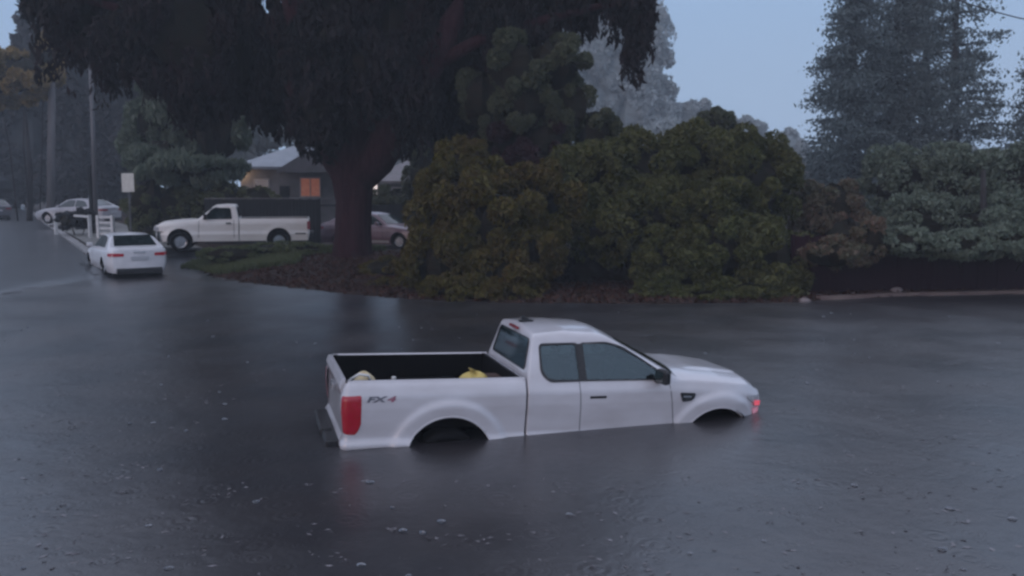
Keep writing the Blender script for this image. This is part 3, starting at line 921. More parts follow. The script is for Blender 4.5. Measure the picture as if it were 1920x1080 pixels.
r_ = in_bed('equipment_bag', (-.86, -.30, zfl), 'cream yellow bag with a pale loop handle, at the tailgate end of the truck bed', 'bag')
sack(r_, .17, .15, .285, 3, M_cream)
b = MB(); b.tube([(-.15, -.10, .34), (-.17, -.12, .44), (-.08, -.14, .50), (.02, -.13, .48), (.06, -.10, .40)], .016, 8); b.build('handle', M_whitep, r_, smooth=True)
r_ = in_bed('sandbag', (.42, -.30, zfl), 'bright yellow tied sack near the cab in the truck bed', 'sack')
sack(r_, .22, .18, .275, 5, M_yellow)
b = MB(); b.tube([(-.05, 0, .42), (-.055, 0, .47), (-.04, .0, .51)], [.05, .022, .05], 10); b.build('tied_neck', M_yellow, r_, smooth=True)
r_ = in_bed('bottle', (-.53, -.30, zfl), 'small white bottle standing in the truck bed beside the cream bag', 'bottle')
b = MB(); M_ = Matrix.Rotation(math.pi / 2, 4, 'X'); b.lathe([(.001, 0), (.05, 0), (.052, .02), (.052, .33), (.045, .36), (.022, .39), (.022, .41)], 16, M_); b.build('bottle_body', M_whitep, r_, smooth=True)
b = MB(); b.lathe([(.026, .402), (.026, .435), (.001, .438)], 12, M_); b.build('cap', M_whitep, r_)
r_ = in_bed('wooden_crate', (.68, -.30, zfl), 'dark brown wooden box against the cab wall in the truck bed', 'box')
b = MB()
for k in range(4): b.box(-.12, .12, -.38, -.365, .01 + k * .09, .08 + k * .09); b.box(-.12, .12, .365, .38, .01 + k * .09, .08 + k * .09); b.box(-.135, -.12, -.38, .38, .01 + k * .09, .08 + k * .09); b.box(.12, .135, -.38, .38, .01 + k * .09, .08 + k * .09)
b.build('slats', M_rust, r_); b = MB(); b.box(-.13, .13, -.375, .375, .365, .38); b.build('lid', M_rust, r_)

# ---------------- white pickup parked in front of the hedge
pk_loc = gp(525, 469, .33); pk_loc = at(525, 466, 35.2)
pk_z = pk_loc.z
pickup2 = empty('pickup_truck', (pk_loc.x, pk_loc.y, pk_z), (0, 0, math.pi + .22),
                'cream white two door pickup parked side on before the hedge and dark fence', 'pickup truck')
TP2 = dict(paint=M_paint2, W=.93, zr=1.20, XR=1.45, XW=3.05, XN=4.40, XE=-1.15, XA=3.55, ZC=.40, RA=.46, ZT=1.66, wt=.66,
           cell=.06, zb=.36, flare=(.02, .06, .12), HX=[1.3, 1.55, 1.9, 2.3, 2.6, 3.0], HZ=[1.70, 1.735, 1.75, 1.72, 1.64, 1.4],
           wslope=.70, hc=.05, zf=.72, wz=.36, wr=.37, rw=.62, rim=M_chrome,
           windows=[('door', [(1.70, 1.20), (2.72, 1.19), (2.42, 1.52), (2.28, 1.60), (1.76, 1.60)], .05)])
t2 = pickup(pickup2, TP2, fine=False)
f2 = lambda x, z: t2['ysf'](np.float64(x), np.float64(z))
for s in (-1, 1):
    side_strip(f2, [(1.62, 1.17), (1.62, .5)], .016, .003, 'door_seam', M_black, pickup2, s)
    side_strip(f2, [(2.86, 1.14), (2.90, .5)], .016, .003, 'door_seam', M_black, pickup2, s)
    side_strip(f2, [(-1.0, .62), (-.6, .62)], .05, .006, 'side_trim', M_black, pickup2, s)
    b = MB(); b.box(1.72, 1.90, s * .93 - .02, s * .93 + .02, 1.00, 1.06); b.build('door_handle', M_black, pickup2)
    b = MB(); b.box(2.56, 2.68, s * 1.03 - .10, s * 1.03 + .10, 1.18, 1.38); b.build('door_mirror', M_black, pickup2, bevel=.02)
    b = MB(); b.box(-1.165, -1.05, s * .90 - .03, s * .90 + .03, .78, 1.08); b.build('tail_light', M_red_dim, pickup2, bevel=.01)
    b = MB(); b.box(4.30, 4.475, s * .62 - .12, s * .62 + .12, .76, .92); b.build('headlight', M_lens, pickup2, bevel=.02)

# ---------------- cars (one skin builder for the saloons)
def saloon(root, paint, plate=True, lit=False, Ldim=1.0, low=None):
    W = .89; XE = -1.02; XN = 3.55; XA = 2.68; zsh0 = .93
    zx = [XE, -.6, .6, 2.2, 2.9, 3.35, XN]; zz = [.96, .975, .93, .90, .82, .72, .60]
    def zshf(x): return np.interp(x, zx, zz)
    def Wp(x):
        return W - .16 * np.clip((x - 2.7) / .85, 0, 1) ** 2.5 - .12 * np.clip((-.45 - x) / .57, 0, 1) ** 2.5
    def ysf(x, z): return Wp(x) - np.interp((z - .2) / (zshf(x) - .2), [0, .2, .35, .75, .93, 1], [.09, .03, .0, .0, .025, .07])
    def topf(x, y, yt):
        u = np.abs(y / yt)
        deck = zshf(x) + .055 * (1 - u ** 5) - .05 * sstep((XE + .08 - x) / .08)
        side = zshf(x) + (yt - y) / .24 * .48
        roof = np.interp(x, [-.2, .2, .7, 1.2, 1.6], [1.36, 1.40, 1.44, 1.43, 1.37]) - .05 * (y / .6) ** 2
        rg = 1.0 + (x + .55 + .10 * (y / .6) ** 2) * .56
        ws = .92 + (2.35 - x - .14 * (y / .6) ** 2) * .60
        cab = smin(smin(smin(roof, ws, .05), rg, .05), side, .07)
        return np.maximum(deck, cab)
    cell = .05
    xs = np.unique(np.concatenate([np.linspace(XE, XE + .12, 5), np.arange(XE + .12, XN - .1, cell), np.linspace(XN - .1, XN, 5)]))
    us = np.concatenate([np.linspace(1, .68, 14), np.linspace(.66, 0, 10)])
    V, Fc = shell(xs, .2, zshf, ysf, topf, [(0, .32, .37), (XA, .32, .37)], 15, us, flare=(.015, .03, .08), capf=.12, capr=.10)
    mesh('body', V, Fc, paint, root, smooth=True)
    # rear glass and windscreen
    def glass(name, x0, x1, fn, wy0, wy1):
        V = []; Fc = []
        for i in range(9):
            x = x0 + (x1 - x0) * i / 8
            for j in range(13):
                v = -1 + j / 6; y = v * (wy0 + (wy1 - wy0) * i / 8)
                xx = x
                V.append((xx - .10 * (y / .6) ** 2 if fn == 'r' else xx - .14 * (y / .6) ** 2, y, 0))
        for k, (x, y, z) in enumerate(V):
            if fn == 'r': z = 1.0 + (x + .55 + .10 * (y / .6) ** 2) * .56
            else: z = .92 + (2.35 - x - .14 * (y / .6) ** 2) * .60
            V[k] = (x, y, z + .012)
        for i in range(8):
            for j in range(12): a = i * 13 + j; Fc.append((a, a + 1, a + 14, a + 13))
        return mesh(name, V, Fc, M_glass, root, smooth=True)
    glass('rear_window', -.47, .10, 'r', .62, .54)
    glass('windshield', 2.25, 1.66, 'w', .68, .54)
    for s in (-1, 1):
        for poly in ([(-.05, .99), (.80, .97), (.80, 1.34), (.35, 1.31), (.15, 1.22)], [(.87, .97), (1.95, .94), (1.55, 1.22), (1.30, 1.33), (.87, 1.34)]):
            pl = rounded(poly, .05)
            def sp(x, z):
                yt = float(ysf(x, float(zshf(x)))); return (x, s * (yt - (z - float(zshf(x))) / .48 * .24), z)
            panel('window', [sp(x, z) for x, z in pl], (0, s * .012, .006), M_glass, root)
        side_strip(lambda x, z: float(ysf(x, z)), [(.84, .90), (.84, .35)], .014, .003, 'door_seam', M_black, root, s)
        side_strip(lambda x, z: float(ysf(x, z)), [(1.95, .87), (2.0, .35)], .014, .003, 'door_seam', M_black, root, s)
        side_strip(lambda x, z: float(ysf(x, z)), [(.18, .80), (.36, .80)], .035, .02, 'door_handle', paint, root, s)
        if low: side_strip(lambda x, z: float(ysf(x, z)) + .01, [(.45, .30), (2.25, .30)], .10, .012, 'side_trim', low, root, s)
        b = MB(); b.box(1.72, 1.84, s * .97 - .09, s * .97 + .09, .93, 1.07); b.build('door_mirror', paint, root, bevel=.03)
        # tail lamp cluster hugging the corner
        V = []; Fc = []
        for i in range(9):
            t = i / 8
            if t < .4:
                x = -.80 - (t / .4) * .22; y = float(ysf(x, .8)) + .012
            else:
                k = 1 - (t - .4) / .6 * .42; y = (float(ysf(XE, .8)) + .0) * k; x = XE - .10 * (1 - k * k) - .014
            hgt = .062 * (1 - .35 * abs(t - .4))
            V.append((x, s * y, .80 - hgt)); V.append((x, s * y, .80 + hgt * .75))
        for i in range(8): Fc.append((2 * i, 2 * i + 1, 2 * i + 3, 2 * i + 2))
        mesh('tail_light', V, Fc, M_red_dim if not lit else M_red_lens, root, smooth=True)
        V = []; Fc = []
        for i in range(7):
            t = i / 6; x = 3.18 + .38 * min(1, t * 1.5); y = float(Wp(min(x, XN))) - .02 - max(0, t - .6) * .5
            V.append((x + .012 + max(0, t - .6) * .12, s * (y + .01), .58)); V.append((x + .012 + max(0, t - .6) * .12, s * (y), .70 - .02 * t))
        for i in range(6): Fc.append((2 * i, 2 * i + 1, 2 * i + 3, 2 * i + 2))
        mesh('headlight', V, Fc, M_lens, root, smooth=True)
        for xc in (0, XA):
            Vw = []; Fw = []
            for k in range(17):
                a = math.pi * 1.2 * k / 16 - .1 * math.pi
                Vw.append((xc + .38 * math.cos(a), s * (W - .06), .32 + .38 * math.sin(a))); Vw.append((xc + .38 * math.cos(a), s * (W - .35), .32 + .38 * math.sin(a)))
            for k in range(16): Fw.append((2 * k, 2 * k + 1, 2 * k + 3, 2 * k + 2))
            mesh('wheel_well', Vw, Fw, M_well, root)
            wheel(root, xc, s * (W - .14), .32, .32, .20, s)
    b = MB(); b.box(XE - .13, XE + .02, -.66, .66, .17, .36); b.build('bumper_valance', M_black, root, bevel=.03)
    b = MB(); b.box(XE - .125, XE - .10, -.25, .25, .62, .74); b.build('number_plate', M_plate, root, bevel=.005)
    b = MB(); b.box(XE - .125, XE - .095, -.17, .17, .86, .885); b.build('boot_trim', M_chrome, root)
    b = MB(); b.box(XN + .08, XN + .135, -.4, .4, .40, .54); b.build('grille', M_black, root)

# silver white saloon at the water's edge
hd = R(90 + 33)
rear = gp(264, 523, -.03)
c = Vector((rear.x + 1.15 * math.cos(hd), rear.y + 1.15 * math.sin(hd), 0))
car1 = empty('parked_car', (c.x, c.y, -.03), (0, 0, hd), 'silver white saloon seen from behind at the water edge, tail light red', 'car')
saloon(car1, M_silver, lit=True); car1.scale = (1, 1, .94)
# dull red car half hidden by the trunk
c = at(662, 470, 37.0)
car2 = empty('parked_car', (c.x, 37.0, float(terrain(c.x, 37.0)) - .02), (0, 0, R(-24)), 'dull red car with a pale sill, half hidden behind the big tree trunk', 'car')
saloon(car2, M_mauve, low=M_trim)
# far cars up the street
c = at(-8, 398, 62); car3 = empty('parked_car', (c.x, 62, float(terrain(c.x, 62)) + .0), (0, 0, R(128)), 'dark grey car with wet pale roof far up the street at the left edge', 'car')
saloon(car3, M_grey_paint)
c = at(182, 398, 52); car4 = empty('parked_car', (c.x, 52, float(terrain(c.x, 52)) + .25), (0, 0, R(165)), 'pale car parked behind the white railing and utility pole', 'car')
saloon(car4, M_pale)

# ------------------------------------------------------------------ foliage
def leaves(centers, size, droop=0.0, elong=1.8, flat=0.0, jitter=.4):
    n = len(centers)
    a = rng.normal(size=(n, 3)); a[:, 2] -= droop * 2.0
    a /= np.linalg.norm(a, axis=1, keepdims=True) + 1e-9
    b = rng.normal(size=(n, 3)); b[:, 2] += flat
    b = np.cross(a, b); b /= np.linalg.norm(b, axis=1, keepdims=True) + 1e-9
    s = size * (1 + jitter * (rng.random(n) * 2 - 1))
    al = a * (s * elong * .5)[:, None]; bl = b * (s * .5)[:, None]
    c = np.asarray(centers)
    return np.stack([c - al, c - bl * .9 + al * .1, c + al, c + bl * .9 + al * .1], 1)

def lobes_points(lobes, n, sub=16, subr=(.22, .38), up=.15, shellk=(.55, 1.0), rs=rng):
    """lobes: (x,y,z,rx,ry,rz). leaf points gathered on sub-lobes over each lobe"""
    vol = np.array([(l[3] * l[4] + l[3] * l[5] + l[4] * l[5]) for l in lobes]); cnt = (n * vol / vol.sum()).astype(int)
    out = []
    for l, k in zip(lobes, cnt):
        ns = max(6, int(sub))
        d = rs.normal(size=(ns, 3)); d[:, 2] += up; d /= np.linalg.norm(d, axis=1, keepdims=True)
        rr = rs.uniform(.72, 1.0, ns)
        sc = d * rr[:, None] * np.array(l[3:6]) + np.array(l[:3])
        sr = rs.uniform(subr[0], subr[1], ns)
        i = rs.integers(0, ns, k)
        e = rs.normal(size=(k, 3)); e[:, 2] += .25; e /= np.linalg.norm(e, axis=1, keepdims=True)
        r2 = rs.uniform(shellk[0], shellk[1], k) ** .6
        p = sc[i] + e * (r2 * sr[i])[:, None] * np.array(l[3:6])
        out.append(p)
    return np.concatenate(out)

def core(lobes, k, parent, mat_=None, name='foliage_core'):
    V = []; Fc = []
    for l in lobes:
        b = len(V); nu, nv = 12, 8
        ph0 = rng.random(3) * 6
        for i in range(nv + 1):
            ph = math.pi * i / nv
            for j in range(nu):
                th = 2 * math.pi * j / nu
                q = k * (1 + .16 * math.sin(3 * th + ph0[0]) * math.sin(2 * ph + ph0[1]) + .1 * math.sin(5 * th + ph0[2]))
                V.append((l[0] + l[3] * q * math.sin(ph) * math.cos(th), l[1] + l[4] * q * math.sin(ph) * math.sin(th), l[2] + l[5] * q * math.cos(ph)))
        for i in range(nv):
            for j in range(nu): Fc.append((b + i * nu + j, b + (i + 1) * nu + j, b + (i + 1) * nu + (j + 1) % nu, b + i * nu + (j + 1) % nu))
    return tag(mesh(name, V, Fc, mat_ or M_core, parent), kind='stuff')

def rel(lobes, o): return [(l[0] - o[0], l[1] - o[1], l[2] - o[2], l[3], l[4], l[5]) for l in lobes]

def stems(parent, lobes, m, r=.07):
    b = MB()
    for l in lobes:
        p = Vector((l[0], l[1], l[2])); q = Vector((l[0] * .45, l[1] * .45, 0))
        mid = (p + q) / 2 + Vector((random.uniform(-.2, .2), random.uniform(-.2, .2), .1))
        b.tube([q, mid, p], [r, r * .7, r * .3], 6)
    return tag(b.build('stem', m, parent, smooth=True), kind='stuff')

def px_lobe(px, py, Y, rpx, rpy, ry=None):
    """an ellipsoid from its place and radii in the picture at depth Y"""
    p = at(px, py, Y); s = Y / F
    return (p.x, Y, p.z, rpx * s, (ry if ry else rpx * s), rpy * s)

def shrub(name, lobes, n, size, m, label, cat, corek=.72, droop=0, elong=1.8, sub=18, subr=(.2, .36), trunk=None, group=None, core_mat=None, flat=0, skn=(.55, 1.0), up=.15):
    o = (float(np.mean([l[0] for l in lobes])), float(np.mean([l[1] for l in lobes])))
    base = Vector((o[0], o[1], float(terrain(o[0], o[1])) - .05))
    root = empty(name, base, label=label, cat=cat, group=group)
    lb = rel(lobes, base)
    pts = lobes_points(lb, n, sub, subr, shellk=skn, up=up)
    pts = pts[pts[:, 2] > -.0]
    quads('foliage', leaves(pts, size, droop, elong, flat), m, root)
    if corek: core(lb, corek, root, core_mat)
    if trunk:
        H = trunk[0]; r = trunk[1]; b = MB()
        b.tube([(0, 0, -.3), (.03 * H, 0, H * .4), (0, .02 * H, H)], [r, r * .75, r * .4], 9)
        b.build('trunk', M_bark2, root, smooth=True)
    stems(root, lb, M_twig, max(.03, min(.05, size * .4)))
    return root

# olive shrubs along the far shore
shrub('olive_shrub', [px_lobe(850, 400, 24.5, 80, 95), px_lobe(830, 500, 23.6, 75, 75), px_lobe(930, 420, 23.9, 95, 90), px_lobe(935, 515, 23.2, 85, 62),
                      px_lobe(1000, 470, 23.6, 60, 70), px_lobe(870, 320, 25.6, 62, 55), px_lobe(1015, 385, 24.6, 80, 75), px_lobe(850, 545, 22.9, 70, 26), px_lobe(960, 548, 22.7, 70, 26)],
      120000, .068, M_olive_b, 'yellow olive shrub nearest the big trunk, drooping to the water', 'shrub', droop=.5, elong=2.3, sub=44, corek=.6, subr=(.14, .36))
shrub('olive_shrub', [px_lobe(1120, 350, 25.6, 90, 80), px_lobe(1210, 330, 26.2, 90, 85), px_lobe(1150, 430, 24.8, 85, 62), px_lobe(1230, 410, 25.0, 95, 75),
                      px_lobe(1310, 310, 26.2, 90, 75), px_lobe(1400, 350, 25.9, 90, 95), px_lobe(1330, 400, 25.0, 95, 70), px_lobe(1445, 360, 26.4, 60, 80)],
      130000, .070, M_olive, 'tall dark olive shrub mass in the middle of the far shore', 'shrub', elong=1.9, sub=44, corek=.6, subr=(.14, .36))
shrub('olive_shrub', [px_lobe(1270, 490, 23.8, 80, 62), px_lobe(1350, 480, 23.7, 85, 72), px_lobe(1440, 490, 23.8, 85, 72), px_lobe(1400, 535, 23.3, 95, 34),
                      px_lobe(1265, 530, 23.4, 65, 34), px_lobe(1490, 520, 23.7, 40, 50), px_lobe(1330, 552, 22.8, 80, 20), px_lobe(1440, 550, 22.8, 60, 20), px_lobe(1230, 550, 22.9, 50, 20)],
      80000, .064, M_olive, 'low rounded olive shrub in front of the tall one, reddish at the foot', 'shrub', elong=1.9, sub=44, corek=.6, subr=(.14, .36))
shrub('round_shrub', [px_lobe(1337, 245, 34, 38, 40)], 6000, .10, M_green, 'small dark round topped tree behind the olive shrubs', 'tree', trunk=(3.4, .12), sub=20)
shrub('grey_shrub', [px_lobe(1555, 395, 27.5, 65, 60), px_lobe(1590, 450, 26.6, 70, 50), px_lobe(1530, 450, 27, 50, 55), px_lobe(1635, 452, 22.9, 42, 42), px_lobe(1560, 475, 22.9, 60, 32)],
      22000, .08, M_greyg_r, 'loose grey green shrub turning russet on its right, before the board fence', 'shrub', sub=22)
shrub('spreading_tree', [px_lobe(1690, 350, 29, 75, 70), px_lobe(1790, 350, 28.3, 95, 75), px_lobe(1890, 355, 28, 90, 75), px_lobe(1740, 420, 27, 85, 55), px_lobe(1850, 425, 26.6, 90, 55),
                         px_lobe(1950, 420, 26.6, 80, 60), px_lobe(2010, 350, 27.5, 90, 80), px_lobe(1700, 455, 22.9, 55, 28), px_lobe(1790, 460, 22.9, 70, 26), px_lobe(1880, 455, 22.9, 70, 32), px_lobe(1960, 460, 22.9, 60, 36)],
      95000, .075, M_greyg, 'broad grey green spreading tree overhanging the board fence', 'tree', trunk=(3.2, .16), sub=44, corek=.6, subr=(.14, .36))
shrub('dark_filler_shrub', [px_lobe(1100, 520, 25.6, 70, 60), px_lobe(1160, 510, 25.8, 60, 60), px_lobe(1060, 530, 25.4, 50, 45), px_lobe(1210, 530, 25.4, 50, 45)], 9000, .08, M_big, 'near black filler shrub standing in for shade in the hollow between the olive shrubs', 'shrub', corek=.85)  # near-black foliage added to paint the shade of the hollow
# maroon tree, mid green tree
shrub('maroon_tree', [px_lobe(965, 250, 29, 55, 65), px_lobe(1025, 270, 28.5, 45, 50), px_lobe(990, 320, 28, 60, 50), px_lobe(905, 290, 29.5, 45, 60)],
      42000, .08, M_russet, 'small maroon leaved tree above the olive shrubs', 'tree', droop=.5, trunk=(3.5, .12))
shrub('leafy_tree', [px_lobe(1035, 125, 28.6, 70, 60), px_lobe(965, 130, 28.2, 60, 65), px_lobe(1065, 205, 28.6, 45, 60), px_lobe(985, 195, 28.4, 60, 50), px_lobe(905, 190, 28.8, 50, 60), px_lobe(1115, 250, 29, 45, 50)],
      40000, .085, M_green, 'mid green leafy tree rising over the maroon one', 'tree', trunk=(6.5, .22))
# left side behind the parked pickup
shrub('hanging_tree', [px_lobe(275, 250, 43, 42, 60), px_lobe(330, 200, 43, 70, 70), px_lobe(310, 300, 42, 60, 45), px_lobe(400, 240, 42, 60, 80), px_lobe(385, 160, 43, 70, 60), px_lobe(360, 320, 41, 90, 30)],
      26000, .16, M_greyg, 'hazy grey green tree hanging over the hedge', 'tree', droop=.8, elong=2.6, trunk=(6, .2))
shrub('clipped_hedge', [px_lobe(285, 392, 41, 48, 58, 1.2), px_lobe(350, 392, 41, 60, 56, 1.2), px_lobe(420, 394, 40.5, 60, 54, 1.2), px_lobe(480, 398, 40.5, 50, 48, 1.2), px_lobe(300, 430, 41, 60, 45, 1.2), px_lobe(400, 430, 41, 60, 45, 1.2)],
      26000, .10, M_hedge, 'long rounded green hedge behind the cream pickup', 'hedge', corek=.85, subr=(.14, .22), sub=50)
shrub('low_bush', [px_lobe(740, 385, 44, 50, 35), px_lobe(800, 350, 42, 40, 90)], 7000, .12, M_green, 'dark bush between the trunk and the olive shrubs', 'shrub')

# big tree
bt = empty('large_tree', (TREE.x, TREE.y, TREE.z - .15), label='massive dark tree with a forked reddish trunk and hanging crown', cat='tree')
def tr(px, py, Y): p = at(px, py, Y); return Vector((p.x - TREE.x, p.y - TREE.y, p.z - TREE.z + .15))
b = MB()
def limb(pts, rr, n=14):
    b2 = MB(); b2.tube(pts, rr, n); return b2
ts = 30 / F
trunk = limb([tr(661, 520, 30), tr(661, 500, 30), tr(661, 470, 30), tr(662, 430, 30), tr(663, 380, 30), tr(662, 335, 30), tr(655, 300, 30), tr(640, 230, 30), tr(625, 150, 30), tr(610, 20, 30.5), tr(600, -120, 31)],
             [x * ts for x in (50, 41, 34, 31.5, 31.5, 38, 48, 56, 55, 44, 30)], 18)
# fluted trunk
trunk.V = [(x * (1 + .0) + .05 * math.sin(9 * math.atan2(y, x) + z * .3), y + .05 * math.cos(7 * math.atan2(y, x) + z), z) for x, y, z in trunk.V]
trunk.build('trunk', M_bark, bt, smooth=True)
for pts, rr in (([(672, 340, 30), (705, 300, 29.6), (735, 250, 29.2), (765, 195, 29), (800, 130, 29), (850, 40, 29), (880, -60, 29)], (28, 34, 33, 30, 28, 22, 14)),
                ([(700, 250, 30), (720, 180, 30), (730, 90, 30.5), (725, -30, 31)], (40, 44, 38, 26)),
                ([(640, 290, 30), (590, 210, 30.5), (540, 120, 31), (480, 30, 32), (440, -80, 33)], (30, 30, 26, 20, 12)),
                ([(640, 200, 30), (590, 120, 29.4), (560, 20, 29), (520, -90, 29)], (34, 34, 26, 16)),
                ([(800, 130, 29), (900, 75, 28.8), (1010, 40, 28.8), (1120, 12, 29), (1200, 5, 29.3)], (14, 11, 9, 6, 3)),
                ([(540, 120, 31), (430, 90, 30.5), (320, 40, 30.2), (200, 10, 30), (120, -10, 30)], (13, 12, 9, 7, 4))):
    limb([tr(*p) for p in pts], [x * ts for x in rr], 12).build('limb', M_bark, bt, smooth=True)
big_lobes = [px_lobe(x, y, Y, a, c_) for x, y, Y, a, c_ in (
    (160, 20, 31, 90, 75), (250, 60, 31, 100, 90), (350, 60, 30, 95, 110), (440, 90, 31, 80, 120), (380, 160, 32, 60, 70), (540, 120, 32, 75, 110), (520, 160, 33, 50, 60),
    (620, 60, 30, 100, 110), (740, 80, 30, 100, 150), (770, 170, 29.5, 55, 80), (850, 100, 31, 100, 130), (860, 210, 31.5, 60, 70), (940, 50, 30, 90, 60), (1040, 0, 30, 90, 34), (1140, -10, 30, 90, 30),
    (1195, 40, 29.5, 32, 30), (1190, 85, 29.6, 22, 24),
    (590, 160, 32.5, 45, 60), (600, 190, 28.6, 55, 75), (700, 120, 28.4, 75, 75), (775, 185, 28.4, 40, 60), (620, 90, 28.4, 70, 60),
    (400, -140, 30, 120, 110), (520, -160, 30, 180, 140), (760, -160, 30, 180, 140), (960, -120, 30, 130, 80), (1100, -70, 30, 90, 45),
    (470, -320, 31, 130, 120), (600, -380, 31, 230, 180), (820, -340, 31, 200, 160), (640, -600, 31, 230, 170), (660, -860, 31, 180, 150))]  # crown top out of view; highest lobe added to darken the water
lb = rel(big_lobes, bt.location)
vis = lb[:22]; hid = lb[22:]
pts = lobes_points(vis, 105000, 26, (.22, .40), up=.0)
low = []
for l in vis:
    k = int(26 * l[3]); th = rng.uniform(0, 2 * math.pi, k); rr = np.sqrt(rng.uniform(.1, 1, k))
    for a_, q in zip(th, rr):
        x = l[0] + l[3] * q * math.cos(a_); y = l[1] + l[4] * q * math.sin(a_); z = l[2] - l[5] * math.sqrt(max(0, 1 - q * q)) * .85
        m_ = rng.integers(10, 34); dz = np.sort(rng.uniform(0, rng.uniform(.4, 2.3 if l[0] < -8.6 and l[0] + bt.location.x < -9 else 1.2), m_))
        low.append(np.stack([x + rng.normal(0, .07, m_), y + rng.normal(0, .07, m_), z - dz], 1))
pts = np.concatenate([pts] + low)
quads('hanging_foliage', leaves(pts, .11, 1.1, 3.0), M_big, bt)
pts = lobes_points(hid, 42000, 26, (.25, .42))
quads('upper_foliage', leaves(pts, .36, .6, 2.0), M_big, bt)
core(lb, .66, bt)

# conifer generator
def conifer(name, px, Y, H, Rr, label, m, n_br=90, size=.18, tier=1.0, seed=1, z0=.12, puff=1.0, cat='tree', leaf_per=26, group=None, droop=.35):
    rs = np.random.default_rng(seed)
    p = at(px, 400, Y); zb = float(terrain(p.x, Y)) - .1
    root = empty(name, (p.x, Y, zb), label=label, cat=cat, group=group)
    tb = MB(); tb.tube([(0, 0, 0), (.01 * H, 0, H * .3), (-.01 * H, 0, H * .7), (0, 0, H)], [H * .022, H * .017, H * .010, H * .002], 9); tb.build('trunk', M_bark2, root, smooth=True)
    cs = []; bb = MB()
    for i in range(n_br):
        t = z0 + (1 - z0) * (i + rs.random()) / n_br
        h = H * t
        env = (1 - t) ** .75 * (.65 + .45 * rs.random()) if t > .25 else (.55 + .5 * rs.random()) * (.75 + t)
        Lb = Rr * env * (1.0 if rs.random() > .15 else 1.25)
        a = rs.random() * 2 * math.pi
        d = np.array([math.cos(a), math.sin(a), 0])
        rise = rs.uniform(-.05, .25)
        tip = d * Lb + np.array([0, 0, h + rise * Lb - .12 * Lb])
        if i % 2 == 0: bb.tube([(0, 0, h), tuple(d * Lb * .5 + np.array([0, 0, h + rise * Lb * .6])), tuple(tip)], [H * .004, H * .0025, H * .001], 4, cap=False)
        k = max(2, int(Lb / (size * puff * 2.6)))
        for q in range(k):
            u = .25 + .75 * (q + rs.random()) / k
            c_ = d * Lb * u + np.array([0, 0, h + rise * Lb * u - .12 * Lb * u * u])
            w = size * 2.3 * puff * (1.15 - .4 * u)
            g = rs.normal(size=(leaf_per, 3)) * np.array([w, w, w * .55]); g[:, 2] -= np.abs(g[:, 2]) * .5
            cs.append(c_ + g)
    pts = np.concatenate(cs)
    tag(bb.build('branches', M_twig, root), kind='stuff')
    quads('foliage', leaves(pts, size, droop, 1.8), m, root)
    return root
gC = 'tall dark conifers behind the fence on the right'
conifer('tall_conifer', 1590, 52, 17, 3.7, 'left conifer of the tall clump, its edge against open sky', M_conif, 200, .115, seed=11, leaf_per=60, puff=1.7, group=gC)
conifer('tall_conifer', 1672, 54, 18, 3.7, 'middle conifer of the tall clump, densest crown', M_conif, 210, .115, seed=12, leaf_per=60, puff=1.7, group=gC)
conifer('tall_conifer', 1778, 50, 16, 4.0, 'right conifer of the tall clump, sky showing between its branches', M_conif, 95, .115, seed=13, leaf_per=60, puff=1.7, group=gC)
conifer('tall_conifer', 1725, 57, 17, 3.0, 'slimmer conifer behind the gap in the tall clump', M_conif, 80, .115, seed=15, leaf_per=60, puff=1.7, group=gC)
conifer('tall_conifer', 1935, 48, 9.5, 3.0, 'shorter conifer cut off by the right edge of the picture', M_conif, 60, .115, seed=14, leaf_per=60, puff=1.7, group=gC)
for lobs, n_, lab in (([(1165, 130, 75, 85), (1190, 215, 75, 75), (1215, 60, 42, 55), (1150, 50, 50, 50), (1120, 200, 60, 80), (1238, 165, 34, 20), (1232, 235, 36, 30), (1180, 290, 80, 50), (1243, 110, 22, 18)], 52000, 'tall pale cedar fading into mist beyond the leafy tree'),
                      ([(1060, 60, 60, 60), (1085, 140, 60, 80), (1040, 200, 70, 80)], 22000, 'second misty cedar, left of the taller one behind the leafy tree')):
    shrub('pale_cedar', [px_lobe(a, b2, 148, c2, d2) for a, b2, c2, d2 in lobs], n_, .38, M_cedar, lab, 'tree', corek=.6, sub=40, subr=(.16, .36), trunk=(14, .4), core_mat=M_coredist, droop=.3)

# far misty trees
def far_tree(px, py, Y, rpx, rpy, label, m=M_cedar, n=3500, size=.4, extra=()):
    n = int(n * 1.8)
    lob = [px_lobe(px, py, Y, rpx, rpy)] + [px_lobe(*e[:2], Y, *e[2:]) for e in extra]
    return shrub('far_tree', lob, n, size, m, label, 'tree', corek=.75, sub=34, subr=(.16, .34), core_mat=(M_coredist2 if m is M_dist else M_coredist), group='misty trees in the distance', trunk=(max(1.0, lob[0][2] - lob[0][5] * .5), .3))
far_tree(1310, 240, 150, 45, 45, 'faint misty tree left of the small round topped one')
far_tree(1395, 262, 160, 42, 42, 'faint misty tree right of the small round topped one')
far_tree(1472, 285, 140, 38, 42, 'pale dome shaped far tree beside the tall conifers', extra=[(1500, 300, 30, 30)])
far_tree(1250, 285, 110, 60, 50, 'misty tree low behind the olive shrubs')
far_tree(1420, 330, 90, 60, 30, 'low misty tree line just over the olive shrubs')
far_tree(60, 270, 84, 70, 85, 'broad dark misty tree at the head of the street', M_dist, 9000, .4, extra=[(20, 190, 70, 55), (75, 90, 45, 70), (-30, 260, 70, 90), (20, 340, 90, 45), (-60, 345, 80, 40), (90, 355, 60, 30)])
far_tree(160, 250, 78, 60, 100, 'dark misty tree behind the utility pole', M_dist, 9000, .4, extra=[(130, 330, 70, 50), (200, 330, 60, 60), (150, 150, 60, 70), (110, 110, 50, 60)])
far_tree(240, 200, 74, 60, 110, 'dark misty tree behind the white sign', M_dist, 9000, .4, extra=[(250, 300, 60, 60)])
